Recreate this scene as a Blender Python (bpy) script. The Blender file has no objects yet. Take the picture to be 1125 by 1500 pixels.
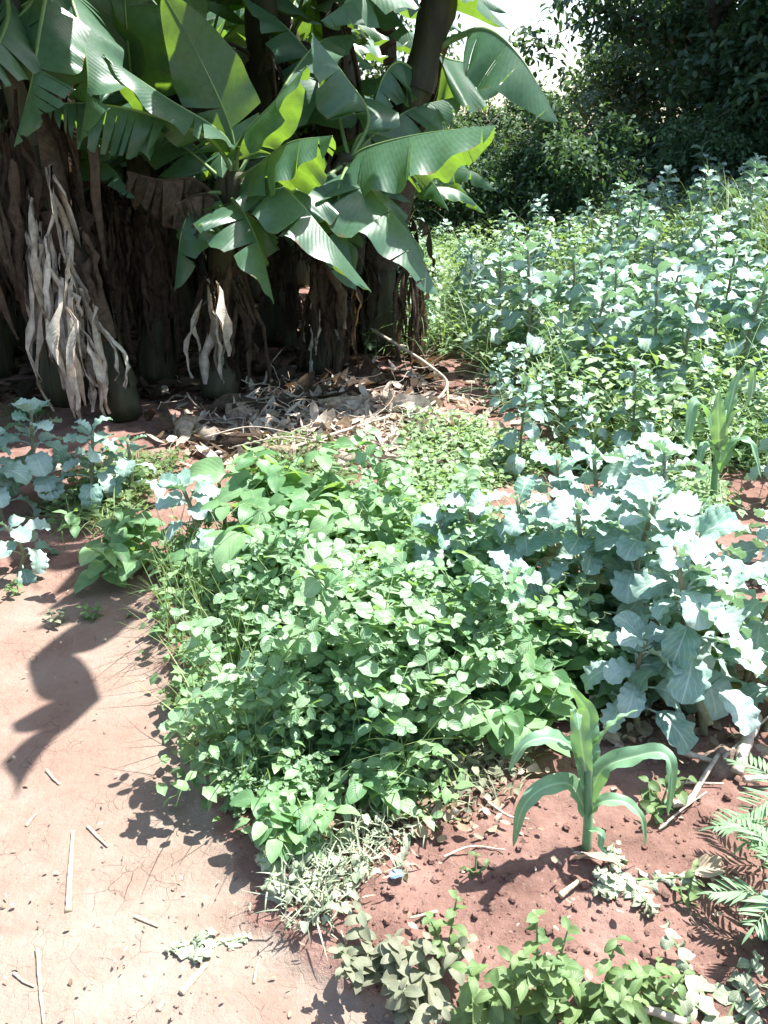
import bpy, math, random
import numpy as np
from math import radians as R, sin, cos, pi

scene = bpy.context.scene
C = scene.collection
rng = np.random.default_rng(11)
random.seed(5)

# ------------------------------------------------------------------ camera geometry
CAM_H, PITCH, FPX = 1.6, R(24.6), 1200.0
cp, sp = cos(PITCH), sin(PITCH)


def P(x, y, Y):
    """point at distance Y (world +Y) seen at photo pixel (x, y)"""
    u, v = (x - 562.5) / FPX, (750 - y) / FPX
    k = Y / (cp + v * sp)
    return np.array([u * k, Y, CAM_H + (-sp + v * cp) * k])


def G(x, y, z=0.0):
    u, v = (x - 562.5) / FPX, (750 - y) / FPX
    k = (z - CAM_H) / (-sp + v * cp)
    return np.array([u * k, (cp + v * sp) * k, z])


# ------------------------------------------------------------------ noise and terrain
def _h(ix, iy, seed):
    n = (ix.astype(np.int64) * 374761393 + iy.astype(np.int64) * 668265263 + seed * 974711) & 0x7fffffff
    n = ((n ^ (n >> 13)) * 1274126177) & 0x7fffffff
    n = n ^ (n >> 16)
    return (n & 0xffff) / 65535.0


def vnoise(x, y, seed=0):
    x = np.asarray(x, float); y = np.asarray(y, float)
    ix, iy = np.floor(x), np.floor(y)
    fx, fy = x - ix, y - iy
    fx = fx * fx * (3 - 2 * fx); fy = fy * fy * (3 - 2 * fy)
    a = _h(ix, iy, seed); b = _h(ix + 1, iy, seed); c = _h(ix, iy + 1, seed); d = _h(ix + 1, iy + 1, seed)
    return (a * (1 - fx) + b * fx) * (1 - fy) + (c * (1 - fx) + d * fx) * fy - 0.5


def sstep(a, b, x):
    t = np.clip((np.asarray(x, float) - a) / (b - a), 0, 1)
    return t * t * (3 - 2 * t)


_edge = [G(*q) for q in ((215, 800), (205, 870), (228, 930), (252, 1000), (275, 1080), (285, 1150), (318, 1240), (372, 1370), (470, 1440), (590, 1500))]
_ey = np.array([q[1] for q in _edge][::-1]); _ex = np.array([q[0] for q in _edge][::-1])
_ey = np.concatenate(([-6.0, 0.6], _ey)); _ex = np.concatenate(([1.2, 0.35], _ex))


def path_amount(x, y):
    """1 on the beaten path, 0 on the garden soil"""
    xb = np.interp(y, _ey, _ex) + 0.10 * vnoise(x * 5, y * 5, 3) + 0.05 * vnoise(x * 17, y * 17, 4)
    m = sstep(0.07, -0.07, x - xb)
    return m * sstep(3.15, 2.8, y + 0.25 * vnoise(x * 3, y * 3, 5))


def hz(x, y, fine=True):
    x = np.asarray(x, float); y = np.asarray(y, float)
    z = 0.58 * sstep(4.0, 11.0, y) * sstep(0.3, 5.5, x)
    z = z + 0.10 * vnoise(x * 0.6 + 3, y * 0.6, 1) * sstep(2, 6, y)
    pm = path_amount(x, y)
    soil = 1 - pm
    z = z + 0.035 * soil * sstep(4.2, 2.5, y) + 0.03 * vnoise(x * 2.1, y * 2.1, 2) * soil
    z = z + 0.012 * vnoise(x * 3.1, y * 3.1, 7) * pm
    if fine:
        z = z + soil * (0.022 * vnoise(x * 11, y * 11, 8) + 0.016 * np.maximum(0, vnoise(x * 31, y * 31, 9)) * 2 + 0.006 * vnoise(x * 75, y * 75, 10))
        z = z + pm * (0.022 * vnoise(x * 5.3, y * 4.1, 14) * np.abs(vnoise(x * 2, y * 2, 15)) * 2 + 0.006 * vnoise(x * 9, y * 9, 11) + 0.003 * vnoise(x * 40, y * 40, 12))
    return z


def on(x, y, dz=0.0):
    return np.array([x, y, float(hz(np.array([x]), np.array([y]))[0]) + dz])


def GZ(px, py, dz=0.0):
    """ground point under a photo pixel, on the real terrain"""
    z = 0.0
    for _ in range(6):
        q = G(px, py, z)
        z = float(hz(np.array([q[0]]), np.array([q[1]]))[0])
    q = G(px, py, z); q[2] += dz
    return q


# ------------------------------------------------------------------ mesh builder
class MB:
    def __init__(self):
        self.V, self.F, self.U, self.D, self.n = [], [], [], [], 0

    def grid(self, Pt, uv=None, rnd=0.5, close=False):
        """Pt (..., a, b, 3) grids of quads"""
        Pt = np.asarray(Pt, float)
        if Pt.ndim == 3:
            Pt = Pt[None]
        N, a, b, _ = Pt.shape
        idx = np.arange(N * a * b).reshape(N, a, b) + self.n
        f = np.stack([idx[:, :-1, :-1], idx[:, 1:, :-1], idx[:, 1:, 1:], idx[:, :-1, 1:]], -1).reshape(-1, 4)
        if close:
            g = np.stack([idx[:, :-1, -1], idx[:, 1:, -1], idx[:, 1:, 0], idx[:, :-1, 0]], -1).reshape(-1, 4)
            f = np.concatenate([f, g])
        self.V.append(Pt.reshape(-1, 3)); self.F.append(f)
        if uv is None:
            uu, vv = np.meshgrid(np.linspace(0, 1, a), np.linspace(0, 1, b), indexing='ij')
            uv = np.broadcast_to(np.stack([uu, vv], -1), (N, a, b, 2))
        self.U.append(np.asarray(uv, float).reshape(-1, 2))
        r = np.broadcast_to(np.asarray(rnd, float).reshape(-1, 1), (N, a * b)) if np.ndim(rnd) else np.full((N, a * b), rnd)
        self.D.append(r.reshape(-1)); self.n += N * a * b
        return self

    def tube(self, pts, rad, k=6, rnd=0.5, jitter=0.0, cap=True):
        pts = np.asarray(pts, float); n = len(pts)
        rad = np.broadcast_to(np.asarray(rad, float), (n,)).copy()
        T = np.gradient(pts, axis=0); T /= np.linalg.norm(T, axis=1, keepdims=True) + 1e-9
        ref = np.array([0.3, 0.2, 1.0]) if abs(T[:, 2]).mean() < 0.8 else np.array([1.0, 0.25, 0.1])
        S = np.cross(T, ref); S /= np.linalg.norm(S, axis=1, keepdims=True) + 1e-9
        N = np.cross(S, T)
        if cap:
            pts = np.concatenate([pts[:1], pts, pts[-1:]]); S = np.concatenate([S[:1], S, S[-1:]]); N = np.concatenate([N[:1], N, N[-1:]])
            rad = np.concatenate([[rad[0] * .02], rad, [rad[-1] * .02]])
        a = np.linspace(0, 2 * pi, k, endpoint=False)
        rr = rad[:, None] * np.ones(k)
        if jitter:
            rr = rr * (1 + jitter * (rng.random(rr.shape) - .5) * 2)
        q = pts[:, None] + rr[..., None] * (np.cos(a)[None, :, None] * S[:, None] + np.sin(a)[None, :, None] * N[:, None])
        return self.grid(q, rnd=rnd, close=True)

    def build(self, name, mat, parent=None, smooth=True, local=False):
        V = np.concatenate(self.V); F = np.concatenate(self.F).astype(np.int32)
        if parent is not None and not local:
            V = V - np.array(world_loc(parent))
        me = bpy.data.meshes.new(name)
        me.vertices.add(len(V)); me.vertices.foreach_set('co', V.astype(np.float32).ravel())
        me.loops.add(F.size); me.loops.foreach_set('vertex_index', F.ravel())
        me.polygons.add(len(F)); me.polygons.foreach_set('loop_start', np.arange(len(F), dtype=np.int32) * 4)
        me.polygons.foreach_set('use_smooth', np.full(len(F), smooth, dtype=bool))
        me.update(calc_edges=True)
        uv = np.concatenate(self.U)[F.ravel()]
        me.uv_layers.new(name='UVMap').data.foreach_set('uv', uv.astype(np.float32).ravel())
        me.attributes.new('rnd', 'FLOAT', 'POINT').data.foreach_set('value', np.concatenate(self.D).astype(np.float32))
        me.materials.append(mat)
        o = bpy.data.objects.new(name, me); C.objects.link(o)
        if parent is not None:
            o.parent = parent
        return o


def world_loc(o):
    v = np.zeros(3)
    while o is not None:
        v += np.array(o.location); o = o.parent
    return v


def tag(o, label=None, cat=None, group=None, kind=None):
    if label: o['label'] = label
    if cat: o['category'] = cat
    if group: o['group'] = group
    if kind: o['kind'] = kind
    return o


def thing(name, loc, label, cat, group=None):
    o = bpy.data.objects.new(name, None); C.objects.link(o)
    o.empty_display_size = 0.05
    o.location = tuple(loc)
    return tag(o, label, cat, group)


def dup(root, loc, rz=0.0, s=1.0, label=None, group=None, tilt=(0, 0)):
    r = root.copy(); C.objects.link(r)
    r.location = tuple(loc); r.rotation_euler = (tilt[0], tilt[1], rz); r.scale = (s, s, s)
    if label: r['label'] = label
    if group: r['group'] = group
    for ch in list(root.children):
        c = ch.copy(); C.objects.link(c); c.parent = r
        for g in list(ch.children):
            d = g.copy(); C.objects.link(d); d.parent = c
    return r


# ------------------------------------------------------------------ materials
def new_mat(name):
    m = bpy.data.materials.new(name); m.use_nodes = True
    nt = m.node_tree; nt.nodes.clear()
    return m, nt, nt.nodes, nt.links


def leaf_mat(name, c1, c2, tr, trans=0.4, rough=0.45, spec=0.4, veins=8.0, slope=0.5, bump=0.25, midrib=0.05, vein_col=0.35, mottle=0.25, spots=None, edge=None):
    m, nt, N, L = new_mat(name)
    out = N.new('ShaderNodeOutputMaterial')
    at = N.new('ShaderNodeAttribute'); at.attribute_name = 'rnd'
    oi = N.new('ShaderNodeObjectInfo')
    geo = N.new('ShaderNodeNewGeometry')
    add = N.new('ShaderNodeMath'); add.operation = 'MULTIPLY_ADD'
    L.new(oi.outputs['Random'], add.inputs[0]); add.inputs[1].default_value = 0.35; L.new(at.outputs['Fac'], add.inputs[2])
    sub = N.new('ShaderNodeMath'); sub.operation = 'SUBTRACT'; sub.use_clamp = True
    L.new(add.outputs[0], sub.inputs[0]); sub.inputs[1].default_value = 0.17
    mix = N.new('ShaderNodeMix'); mix.data_type = 'RGBA'
    mix.inputs[6].default_value = (*c1, 1); mix.inputs[7].default_value = (*c2, 1); L.new(sub.outputs[0], mix.inputs[0])
    tc = N.new('ShaderNodeTexCoord')
    nz = N.new('ShaderNodeTexNoise'); nz.inputs['Scale'].default_value = 28; nz.inputs['Detail'].default_value = 3
    L.new(tc.outputs['Object'], nz.inputs['Vector'])
    mr = N.new('ShaderNodeMapRange'); mr.inputs[1].default_value = 0.3; mr.inputs[2].default_value = 0.7
    mr.inputs[3].default_value = 1 - mottle; mr.inputs[4].default_value = 1 + mottle
    L.new(nz.outputs['Fac'], mr.inputs[0])
    mul = N.new('ShaderNodeMix'); mul.data_type = 'RGBA'; mul.blend_type = 'MULTIPLY'; mul.inputs[0].default_value = 1
    L.new(mix.outputs[2], mul.inputs[6]); L.new(mr.outputs[0], mul.inputs[7])
    # veins from the leaf's own coordinates
    uv = N.new('ShaderNodeUVMap'); sep = N.new('ShaderNodeSeparateXYZ'); L.new(uv.outputs[0], sep.inputs[0])
    v0 = N.new('ShaderNodeMath'); v0.operation = 'MULTIPLY_ADD'; L.new(sep.outputs[1], v0.inputs[0]); v0.inputs[1].default_value = 2; v0.inputs[2].default_value = -1
    va = N.new('ShaderNodeMath'); va.operation = 'ABSOLUTE'; L.new(v0.outputs[0], va.inputs[0])
    ph = N.new('ShaderNodeMath'); ph.operation = 'MULTIPLY_ADD'; L.new(va.outputs[0], ph.inputs[0]); ph.inputs[1].default_value = -slope; L.new(sep.outputs[0], ph.inputs[2])
    ph2 = N.new('ShaderNodeMath'); ph2.operation = 'MULTIPLY'; L.new(ph.outputs[0], ph2.inputs[0]); ph2.inputs[1].default_value = veins * 2 * pi
    sn = N.new('ShaderNodeMath'); sn.operation = 'COSINE'; L.new(ph2.outputs[0], sn.inputs[0])
    pw = N.new('ShaderNodeMapRange'); L.new(sn.outputs[0], pw.inputs[0]); pw.inputs[1].default_value = 0.75; pw.inputs[2].default_value = 1.0
    mb = N.new('ShaderNodeMapRange'); L.new(va.outputs[0], mb.inputs[0]); mb.inputs[1].default_value = midrib; mb.inputs[2].default_value = midrib * 2.2; mb.inputs[3].default_value = 1; mb.inputs[4].default_value = 0
    mx = N.new('ShaderNodeMath'); mx.operation = 'MAXIMUM'; L.new(mb.outputs[0], mx.inputs[0])
    pws = N.new('ShaderNodeMath'); pws.operation = 'MULTIPLY'; L.new(pw.outputs[0], pws.inputs[0]); pws.inputs[1].default_value = 0.55 if veins else 0.0; L.new(pws.outputs[0], mx.inputs[1])
    vm = N.new('ShaderNodeMath'); vm.operation = 'MULTIPLY'; L.new(mx.outputs[0], vm.inputs[0]); vm.inputs[1].default_value = vein_col
    vc = N.new('ShaderNodeMix'); vc.data_type = 'RGBA'; L.new(vm.outputs[0], vc.inputs[0]); L.new(mul.outputs[2], vc.inputs[6])
    vc.inputs[7].default_value = (min(1, c2[0] * 1.9 + .05), min(1, c2[1] * 1.6 + .05), min(1, c2[2] * 1.6 + .04), 1)
    col = vc.outputs[2]
    if spots:
        n2 = N.new('ShaderNodeTexNoise'); n2.inputs['Scale'].default_value = spots[1]; n2.inputs['Detail'].default_value = 5
        L.new(tc.outputs['Object'], n2.inputs['Vector'])
        r2 = N.new('ShaderNodeMapRange'); r2.inputs[1].default_value = spots[2]; r2.inputs[2].default_value = spots[2] + .06; L.new(n2.outputs['Fac'], r2.inputs[0])
        s2 = N.new('ShaderNodeMix'); s2.data_type = 'RGBA'; L.new(r2.outputs[0], s2.inputs[0]); L.new(col, s2.inputs[6]); s2.inputs[7].default_value = (*spots[0], 1)
        col = s2.outputs[2]
    if edge:
        n3 = N.new('ShaderNodeTexNoise'); n3.inputs['Scale'].default_value = 9; n3.inputs['Detail'].default_value = 5
        L.new(tc.outputs['Object'], n3.inputs['Vector'])
        e1 = N.new('ShaderNodeMath'); e1.operation = 'MULTIPLY_ADD'; L.new(n3.outputs['Fac'], e1.inputs[0]); e1.inputs[1].default_value = .55; L.new(va.outputs[0], e1.inputs[2])
        e2 = N.new('ShaderNodeMapRange'); L.new(e1.outputs[0], e2.inputs[0]); e2.inputs[1].default_value = 1.28; e2.inputs[2].default_value = 1.36
        e3 = N.new('ShaderNodeMix'); e3.data_type = 'RGBA'; L.new(e2.outputs[0], e3.inputs[0]); L.new(col, e3.inputs[6]); e3.inputs[7].default_value = (*edge, 1)
        col = e3.outputs[2]
    bm = N.new('ShaderNodeBump'); bm.inputs['Strength'].default_value = bump; bm.inputs['Distance'].default_value = 0.004
    bh = N.new('ShaderNodeMath'); bh.operation = 'MULTIPLY_ADD'; L.new(nz.outputs['Fac'], bh.inputs[0]); bh.inputs[1].default_value = 1.2
    sh = N.new('ShaderNodeMath'); sh.operation = 'MULTIPLY'; L.new(sn.outputs[0], sh.inputs[0]); sh.inputs[1].default_value = -0.35
    L.new(sh.outputs[0], bh.inputs[2]); L.new(bh.outputs[0], bm.inputs['Height'])
    pr = N.new('ShaderNodeBsdfPrincipled'); pr.inputs['Roughness'].default_value = rough
    pr.inputs['Specular IOR Level'].default_value = spec
    L.new(col, pr.inputs['Base Color']); L.new(bm.outputs[0], pr.inputs['Normal'])
    tl = N.new('ShaderNodeBsdfTranslucent')
    tm = N.new('ShaderNodeMix'); tm.data_type = 'RGBA'; tm.blend_type = 'MULTIPLY'; tm.inputs[0].default_value = 1
    tm.inputs[6].default_value = (*tr, 1); L.new(mr.outputs[0], tm.inputs[7]); L.new(tm.outputs[2], tl.inputs['Color'])
    ms = N.new('ShaderNodeMixShader'); ms.inputs[0].default_value = trans
    L.new(pr.outputs[0], ms.inputs[1]); L.new(tl.outputs[0], ms.inputs[2]); L.new(ms.outputs[0], out.inputs[0])
    return m


def bark_mat(name, c1, c2, scale=(14, 14, 3), rough=0.85, bump=0.6, spec=0.2, c3=None):
    m, nt, N, L = new_mat(name)
    out = N.new('ShaderNodeOutputMaterial'); pr = N.new('ShaderNodeBsdfPrincipled')
    pr.inputs['Roughness'].default_value = rough; pr.inputs['Specular IOR Level'].default_value = spec
    tc = N.new('ShaderNodeTexCoord'); mp = N.new('ShaderNodeMapping'); mp.inputs['Scale'].default_value = scale
    L.new(tc.outputs['Object'], mp.inputs[0])
    nz = N.new('ShaderNodeTexNoise'); nz.inputs['Scale'].default_value = 1.6; nz.inputs['Detail'].default_value = 8; nz.inputs['Roughness'].default_value = .7
    L.new(mp.outputs[0], nz.inputs['Vector'])
    cr = N.new('ShaderNodeValToRGB'); e = cr.color_ramp.elements
    e[0].position = .33; e[0].color = (*c1, 1); e[1].position = .68; e[1].color = (*c2, 1)
    if c3:
        k = cr.color_ramp.elements.new(.5); k.color = (*c3, 1)
    at = N.new('ShaderNodeAttribute'); at.attribute_name = 'rnd'
    ad = N.new('ShaderNodeMath'); ad.operation = 'MULTIPLY_ADD'; L.new(at.outputs['Fac'], ad.inputs[0]); ad.inputs[1].default_value = .35
    o2 = N.new('ShaderNodeMath'); o2.operation = 'SUBTRACT'; L.new(nz.outputs['Fac'], o2.inputs[0]); o2.inputs[1].default_value = .175
    L.new(o2.outputs[0], ad.inputs[2]); L.new(ad.outputs[0], cr.inputs[0])
    bm = N.new('ShaderNodeBump'); bm.inputs['Strength'].default_value = bump; bm.inputs['Distance'].default_value = 0.02; L.new(nz.outputs['Fac'], bm.inputs['Height'])
    L.new(cr.outputs[0], pr.inputs['Base Color']); L.new(bm.outputs[0], pr.inputs['Normal']); L.new(pr.outputs[0], out.inputs[0])
    return m


def plain_mat(name, c, rough=.6, spec=.3):
    m, nt, N, L = new_mat(name)
    out = N.new('ShaderNodeOutputMaterial'); pr = N.new('ShaderNodeBsdfPrincipled')
    nz = N.new('ShaderNodeTexNoise'); nz.inputs['Scale'].default_value = 40
    tc = N.new('ShaderNodeTexCoord'); L.new(tc.outputs['Object'], nz.inputs['Vector'])
    mx = N.new('ShaderNodeMix'); mx.data_type = 'RGBA'; mx.inputs[6].default_value = (*[q * .75 for q in c], 1); mx.inputs[7].default_value = (*[min(1, q * 1.2) for q in c], 1)
    L.new(nz.outputs['Fac'], mx.inputs[0]); L.new(mx.outputs[2], pr.inputs['Base Color'])
    pr.inputs['Roughness'].default_value = rough; pr.inputs['Specular IOR Level'].default_value = spec
    L.new(pr.outputs[0], out.inputs[0])
    return m


M = {}
M['banana'] = leaf_mat('banana_leaf', (.042, .105, .062), (.075, .155, .095), (.22, .38, .03), trans=.34, rough=.36, spec=.55, edge=(.16, .11, .06), veins=46, slope=.10, bump=.15, midrib=.012, vein_col=.22, mottle=.12)
M['banana_rib'] = leaf_mat('banana_rib', (.12, .2, .07), (.16, .25, .1), (.2, .3, .05), trans=.1, rough=.4, spec=.4, veins=1, mottle=.1)
M['dead'] = leaf_mat('dead_banana_leaf', (.034, .024, .018), (.10, .073, .053), (.20, .12, .06), trans=.22, rough=.8, spec=.15, veins=30, slope=.1, bump=.5, midrib=.02, vein_col=.2, mottle=.35)
M['dead_pale'] = leaf_mat('pale_dead_leaf', (.36, .30, .24), (.66, .59, .51), (.24, .16, .09), trans=.25, rough=.75, spec=.2, veins=24, slope=.1, bump=.25, midrib=.02, vein_col=.06, mottle=.3)
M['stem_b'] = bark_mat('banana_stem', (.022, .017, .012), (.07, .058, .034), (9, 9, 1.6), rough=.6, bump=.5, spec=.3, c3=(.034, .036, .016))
M['kale'] = leaf_mat('kale_leaf', (.14, .27, .20), (.40, .52, .46), (.20, .36, .13), trans=.24, rough=.45, spec=.5, veins=5, slope=.6, bump=.14, midrib=.03, vein_col=.4, mottle=.14)
M['kale_old'] = leaf_mat('yellow_kale_leaf', (.36, .36, .16), (.46, .44, .26), (.4, .35, .1), trans=.3, rough=.5, spec=.4, veins=5, slope=.55, midrib=.05)
M['kale_stem'] = bark_mat('kale_stem', (.14, .13, .08), (.32, .29, .20), (30, 30, 12), rough=.75, bump=.4, c3=(.2, .2, .12))
M['bean'] = leaf_mat('bean_leaf', (.085, .20, .085), (.24, .40, .20), (.28, .45, .07), trans=.42, rough=.45, spec=.45, veins=6, slope=.6, bump=.14, midrib=.03, vein_col=.18, mottle=.15)
M['pea'] = leaf_mat('pea_leaf', (.11, .24, .12), (.30, .44, .27), (.26, .44, .10), trans=.42, rough=.4, spec=.5, veins=4, slope=.5, bump=.25, midrib=.04, vein_col=.4, mottle=.12)
M['potato'] = leaf_mat('potato_leaf', (.11, .23, .10), (.26, .40, .20), (.28, .44, .07), trans=.42, rough=.45, spec=.45, veins=6, slope=.6, bump=.14, midrib=.04, vein_col=.4)
M['weed'] = leaf_mat('weed_leaf', (.085, .16, .06), (.17, .25, .10), (.24, .36, .08), trans=.36, rough=.5, spec=.4, veins=5, slope=.6, bump=.2, midrib=.04, vein_col=.3)
M['field'] = leaf_mat('field_weed_leaf', (.11, .22, .09), (.28, .40, .21), (.28, .42, .08), trans=.36, rough=.45, spec=.45, veins=5, slope=.6, bump=.2, midrib=.05, vein_col=.3)
M['grey_weed'] = leaf_mat('grey_weed_leaf', (.16, .18, .12), (.24, .25, .17), (.22, .24, .1), trans=.3, rough=.6, spec=.25, veins=5, slope=.6, bump=.14, midrib=.04, vein_col=.15)
M['wilted'] = leaf_mat('wilted_leaf', (.22, .28, .18), (.38, .42, .30), (.25, .3, .15), trans=.25, rough=.65, spec=.25, veins=5, slope=.6, bump=.2, midrib=.05, vein_col=.3, mottle=.3)
M['maize'] = leaf_mat('maize_leaf', (.16, .30, .18), (.22, .37, .23), (.24, .44, .08), trans=.30, rough=.4, spec=.45, veins=0.0, slope=0, bump=.15, midrib=.07, vein_col=.7, mottle=.1)
M['grass'] = leaf_mat('grass_blade', (.11, .19, .06), (.22, .29, .12), (.25, .36, .08), trans=.35, rough=.5, spec=.35, veins=0.0, slope=0, midrib=.06, bump=.1)
M['stalk'] = leaf_mat('green_stalk', (.12, .2, .08), (.2, .28, .12), (.2, .3, .08), trans=.12, rough=.5, spec=.35, veins=1, mottle=.15)
M['feather'] = leaf_mat('feathery_leaf', (.14, .26, .14), (.21, .34, .19), (.22, .38, .08), trans=.35, rough=.5, spec=.35, veins=1, midrib=.05)
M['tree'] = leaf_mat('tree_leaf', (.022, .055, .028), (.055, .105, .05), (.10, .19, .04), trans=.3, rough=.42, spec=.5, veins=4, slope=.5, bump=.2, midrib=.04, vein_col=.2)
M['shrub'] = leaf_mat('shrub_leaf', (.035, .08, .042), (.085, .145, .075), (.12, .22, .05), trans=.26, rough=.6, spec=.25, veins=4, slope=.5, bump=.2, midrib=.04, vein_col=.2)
M['bark'] = bark_mat('tree_bark', (.03, .025, .02), (.12, .10, .08))
M['twig'] = bark_mat('dry_twig', (.28, .22, .17), (.55, .48, .40), (30, 30, 8), bump=.4)
M['straw'] = bark_mat('straw', (.30, .23, .14), (.54, .45, .32), (60, 60, 20), bump=.25, rough=.6)
M['dry'] = leaf_mat('dry_leaf', (.26, .19, .13), (.52, .43, .33), (.3, .2, .12), trans=.18, rough=.8, spec=.15, veins=6, slope=.5, bump=.3, midrib=.04, vein_col=.08, mottle=.35)
M['log'] = bark_mat('dead_trunk', (.16, .11, .075), (.46, .37, .28), (18, 3, 18), bump=.9, c3=(.3, .23, .165))


def ground_mat(name):
    m, nt, N, L = new_mat(name)
    out = N.new('ShaderNodeOutputMaterial'); pr = N.new('ShaderNodeBsdfPrincipled')
    pr.inputs['Roughness'].default_value = .92; pr.inputs['Specular IOR Level'].default_value = .12
    tc = N.new('ShaderNodeTexCoord')
    at = N.new('ShaderNodeAttribute'); at.attribute_name = 'rnd'

    def noise(sc, det=6, rough=.6, out_='Fac'):
        n = N.new('ShaderNodeTexNoise'); n.inputs['Scale'].default_value = sc; n.inputs['Detail'].default_value = det; n.inputs['Roughness'].default_value = rough
        L.new(tc.outputs['Object'], n.inputs['Vector']); return n.outputs[out_]

    def ramp(fac, *st):
        r = N.new('ShaderNodeValToRGB'); e = r.color_ramp.elements
        while len(e) < len(st): e.new(.5)
        for q, (p_, c_) in zip(e, st): q.position = p_; q.color = (*c_, 1)
        L.new(fac, r.inputs[0]); return r.outputs[0]

    def mixc(f, a, b, mode='MIX'):
        x = N.new('ShaderNodeMix'); x.data_type = 'RGBA'; x.blend_type = mode
        for s_, v in ((0, f), (6, a), (7, b)):
            if isinstance(v, (int, float)): x.inputs[s_].default_value = v
            elif isinstance(v, tuple): x.inputs[s_].default_value = (*v, 1)
            else: L.new(v, x.inputs[s_])
        return x.outputs[2]

    def mrange(v, a, b, c, d):
        x = N.new('ShaderNodeMapRange'); x.inputs[1].default_value = a; x.inputs[2].default_value = b; x.inputs[3].default_value = c; x.inputs[4].default_value = d
        L.new(v, x.inputs[0]); return x.outputs[0]

    def mth(op, a, b):
        x = N.new('ShaderNodeMath'); x.operation = op
        for i, v in enumerate((a, b)):
            if isinstance(v, (int, float)): x.inputs[i].default_value = v
            else: L.new(v, x.inputs[i])
        return x.outputs[0]

    soil = ramp(noise(6, 9, .68), (.30, (.135, .074, .058)), (.52, (.225, .132, .106)), (.74, (.32, .215, .18)))
    soil = mixc(mrange(noise(70, 3), .62, .75, 0, .45), soil, (.40, .30, .24))
    path = ramp(noise(3.2, 9, .7), (.28, (.195, .138, .106)), (.5, (.265, .207, .165)), (.72, (.335, .278, .232)))
    path = mixc(mrange(noise(55, 4), .6, .72, 0, .5), path, (.35, .29, .235))
    path = mixc(mrange(noise(1.3, 6), .42, .66, 0, .75), path, (.21, .118, .088))
    # shrinkage cracks of the trodden earth
    wn = N.new('ShaderNodeTexNoise'); wn.inputs['Scale'].default_value = 7; wn.inputs['Detail'].default_value = 4
    L.new(tc.outputs['Object'], wn.inputs['Vector'])
    wv = N.new('ShaderNodeMix'); wv.data_type = 'RGBA'; wv.blend_type = 'LINEAR_LIGHT'; wv.inputs[0].default_value = .045
    L.new(tc.outputs['Object'], wv.inputs[6]); L.new(wn.outputs['Color'], wv.inputs[7])

    def cracks(sc, w):
        vo = N.new('ShaderNodeTexVoronoi'); vo.feature = 'DISTANCE_TO_EDGE'; vo.inputs['Scale'].default_value = sc
        L.new(wv.outputs[2], vo.inputs['Vector']); return mrange(vo.outputs[0], 0, w, 1, 0)
    ck = mth('MAXIMUM', mth('MULTIPLY', cracks(8.5, .013), mrange(noise(2.6, 5, .7), .50, .72, 0, .62)), mth('MULTIPLY', cracks(23, .022), mrange(noise(4.4, 4, .7), .5, .7, 0, .5)))
    path = mixc(mth('MULTIPLY', ck, mth('MULTIPLY', noise(31, 3), 1.0)), path, (.12, .075, .05))
    pm = mrange(mth('ADD', at.outputs['Fac'], mth('MULTIPLY', mth('SUBTRACT', noise(14, 6), .5), .8)), .35, .65, 0, 1)
    L.new(mixc(pm, soil, path), pr.inputs['Base Color'])
    h = mth('ADD', mth('MULTIPLY', noise(38, 8, .7), mrange(pm, 0, 1, 1.0, .75)), mth('MULTIPLY', mth('MULTIPLY', ck, pm), -.5))
    bm = N.new('ShaderNodeBump'); bm.inputs['Strength'].default_value = .9; bm.inputs['Distance'].default_value = .018
    L.new(h, bm.inputs['Height']); L.new(bm.outputs[0], pr.inputs['Normal']); L.new(pr.outputs[0], out.inputs[0])
    return m


M['ground'] = ground_mat('earth')

# ------------------------------------------------------------------ ground: soil and path share one grid
ys = [-5.0, -3.5, -2.2, -1.2, -0.4, 0.1, 0.4]
y = 0.6
while y < 140:
    ys.append(y); y += max(0.011, 0.006 * y ** 1.25)
ys = np.array(ys)
us = np.sign(np.linspace(-1, 1, 381)) * np.abs(np.linspace(-1, 1, 381)) ** 2.0 * 6.0 + np.linspace(-1, 1, 381) * 1.1
YY, UU = np.meshgrid(ys, us, indexing='ij')
XX = UU * (1.25 + 0.6 * np.maximum(YY, 0))
ZZ = hz(XX, YY)
PM = path_amount(XX, YY)
idx = np.arange(XX.size).reshape(XX.shape)
quads = np.stack([idx[:-1, :-1], idx[:-1, 1:], idx[1:, 1:], idx[1:, :-1]], -1).reshape(-1, 4)
isp = PM.ravel()[quads].mean(1) > 0.5
verts = np.stack([XX, YY, ZZ], -1).reshape(-1, 3)
for nm, sel in (('soil', ~isp), ('path', isp)):
    q = quads[sel]; used, inv = np.unique(q, return_inverse=True)
    b = MB(); b.V = [verts[used]]; b.F = [inv.reshape(-1, 4)]; b.U = [verts[used][:, :2]]; b.D = [PM.ravel()[used]]; b.n = len(used)
    tag(b.build(nm, M['ground']), kind='structure')


# ------------------------------------------------------------------ leaf builders
def p_ovate(t): return 2.0 * np.sqrt(np.clip(t, 0, 1)) * np.clip(1 - t, 0, 1) ** .8 * .98 / 1.0
def p_heart(t): return 1.75 * np.clip(t, 0, 1) ** .32 * np.clip(1 - t, 0, 1) ** .75
def p_lance(t): return 2.6 * np.clip(t, 0, 1) ** .8 * np.clip(1 - t, 0, 1) ** 1.05
def p_oval(t): return 2.0 * np.sqrt(np.clip(t * (1 - t), 0, 1))
def p_blade(t): return np.clip(1 - t, 0, 1) ** .7 * (0.6 + .4 * np.clip(t * 5, 0, 1))
def p_kale(t): return (np.clip((t - .05) / .95, 0, 1) ** .55) * np.clip(1 - t, 0, 1) ** .45 * 1.75


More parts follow.
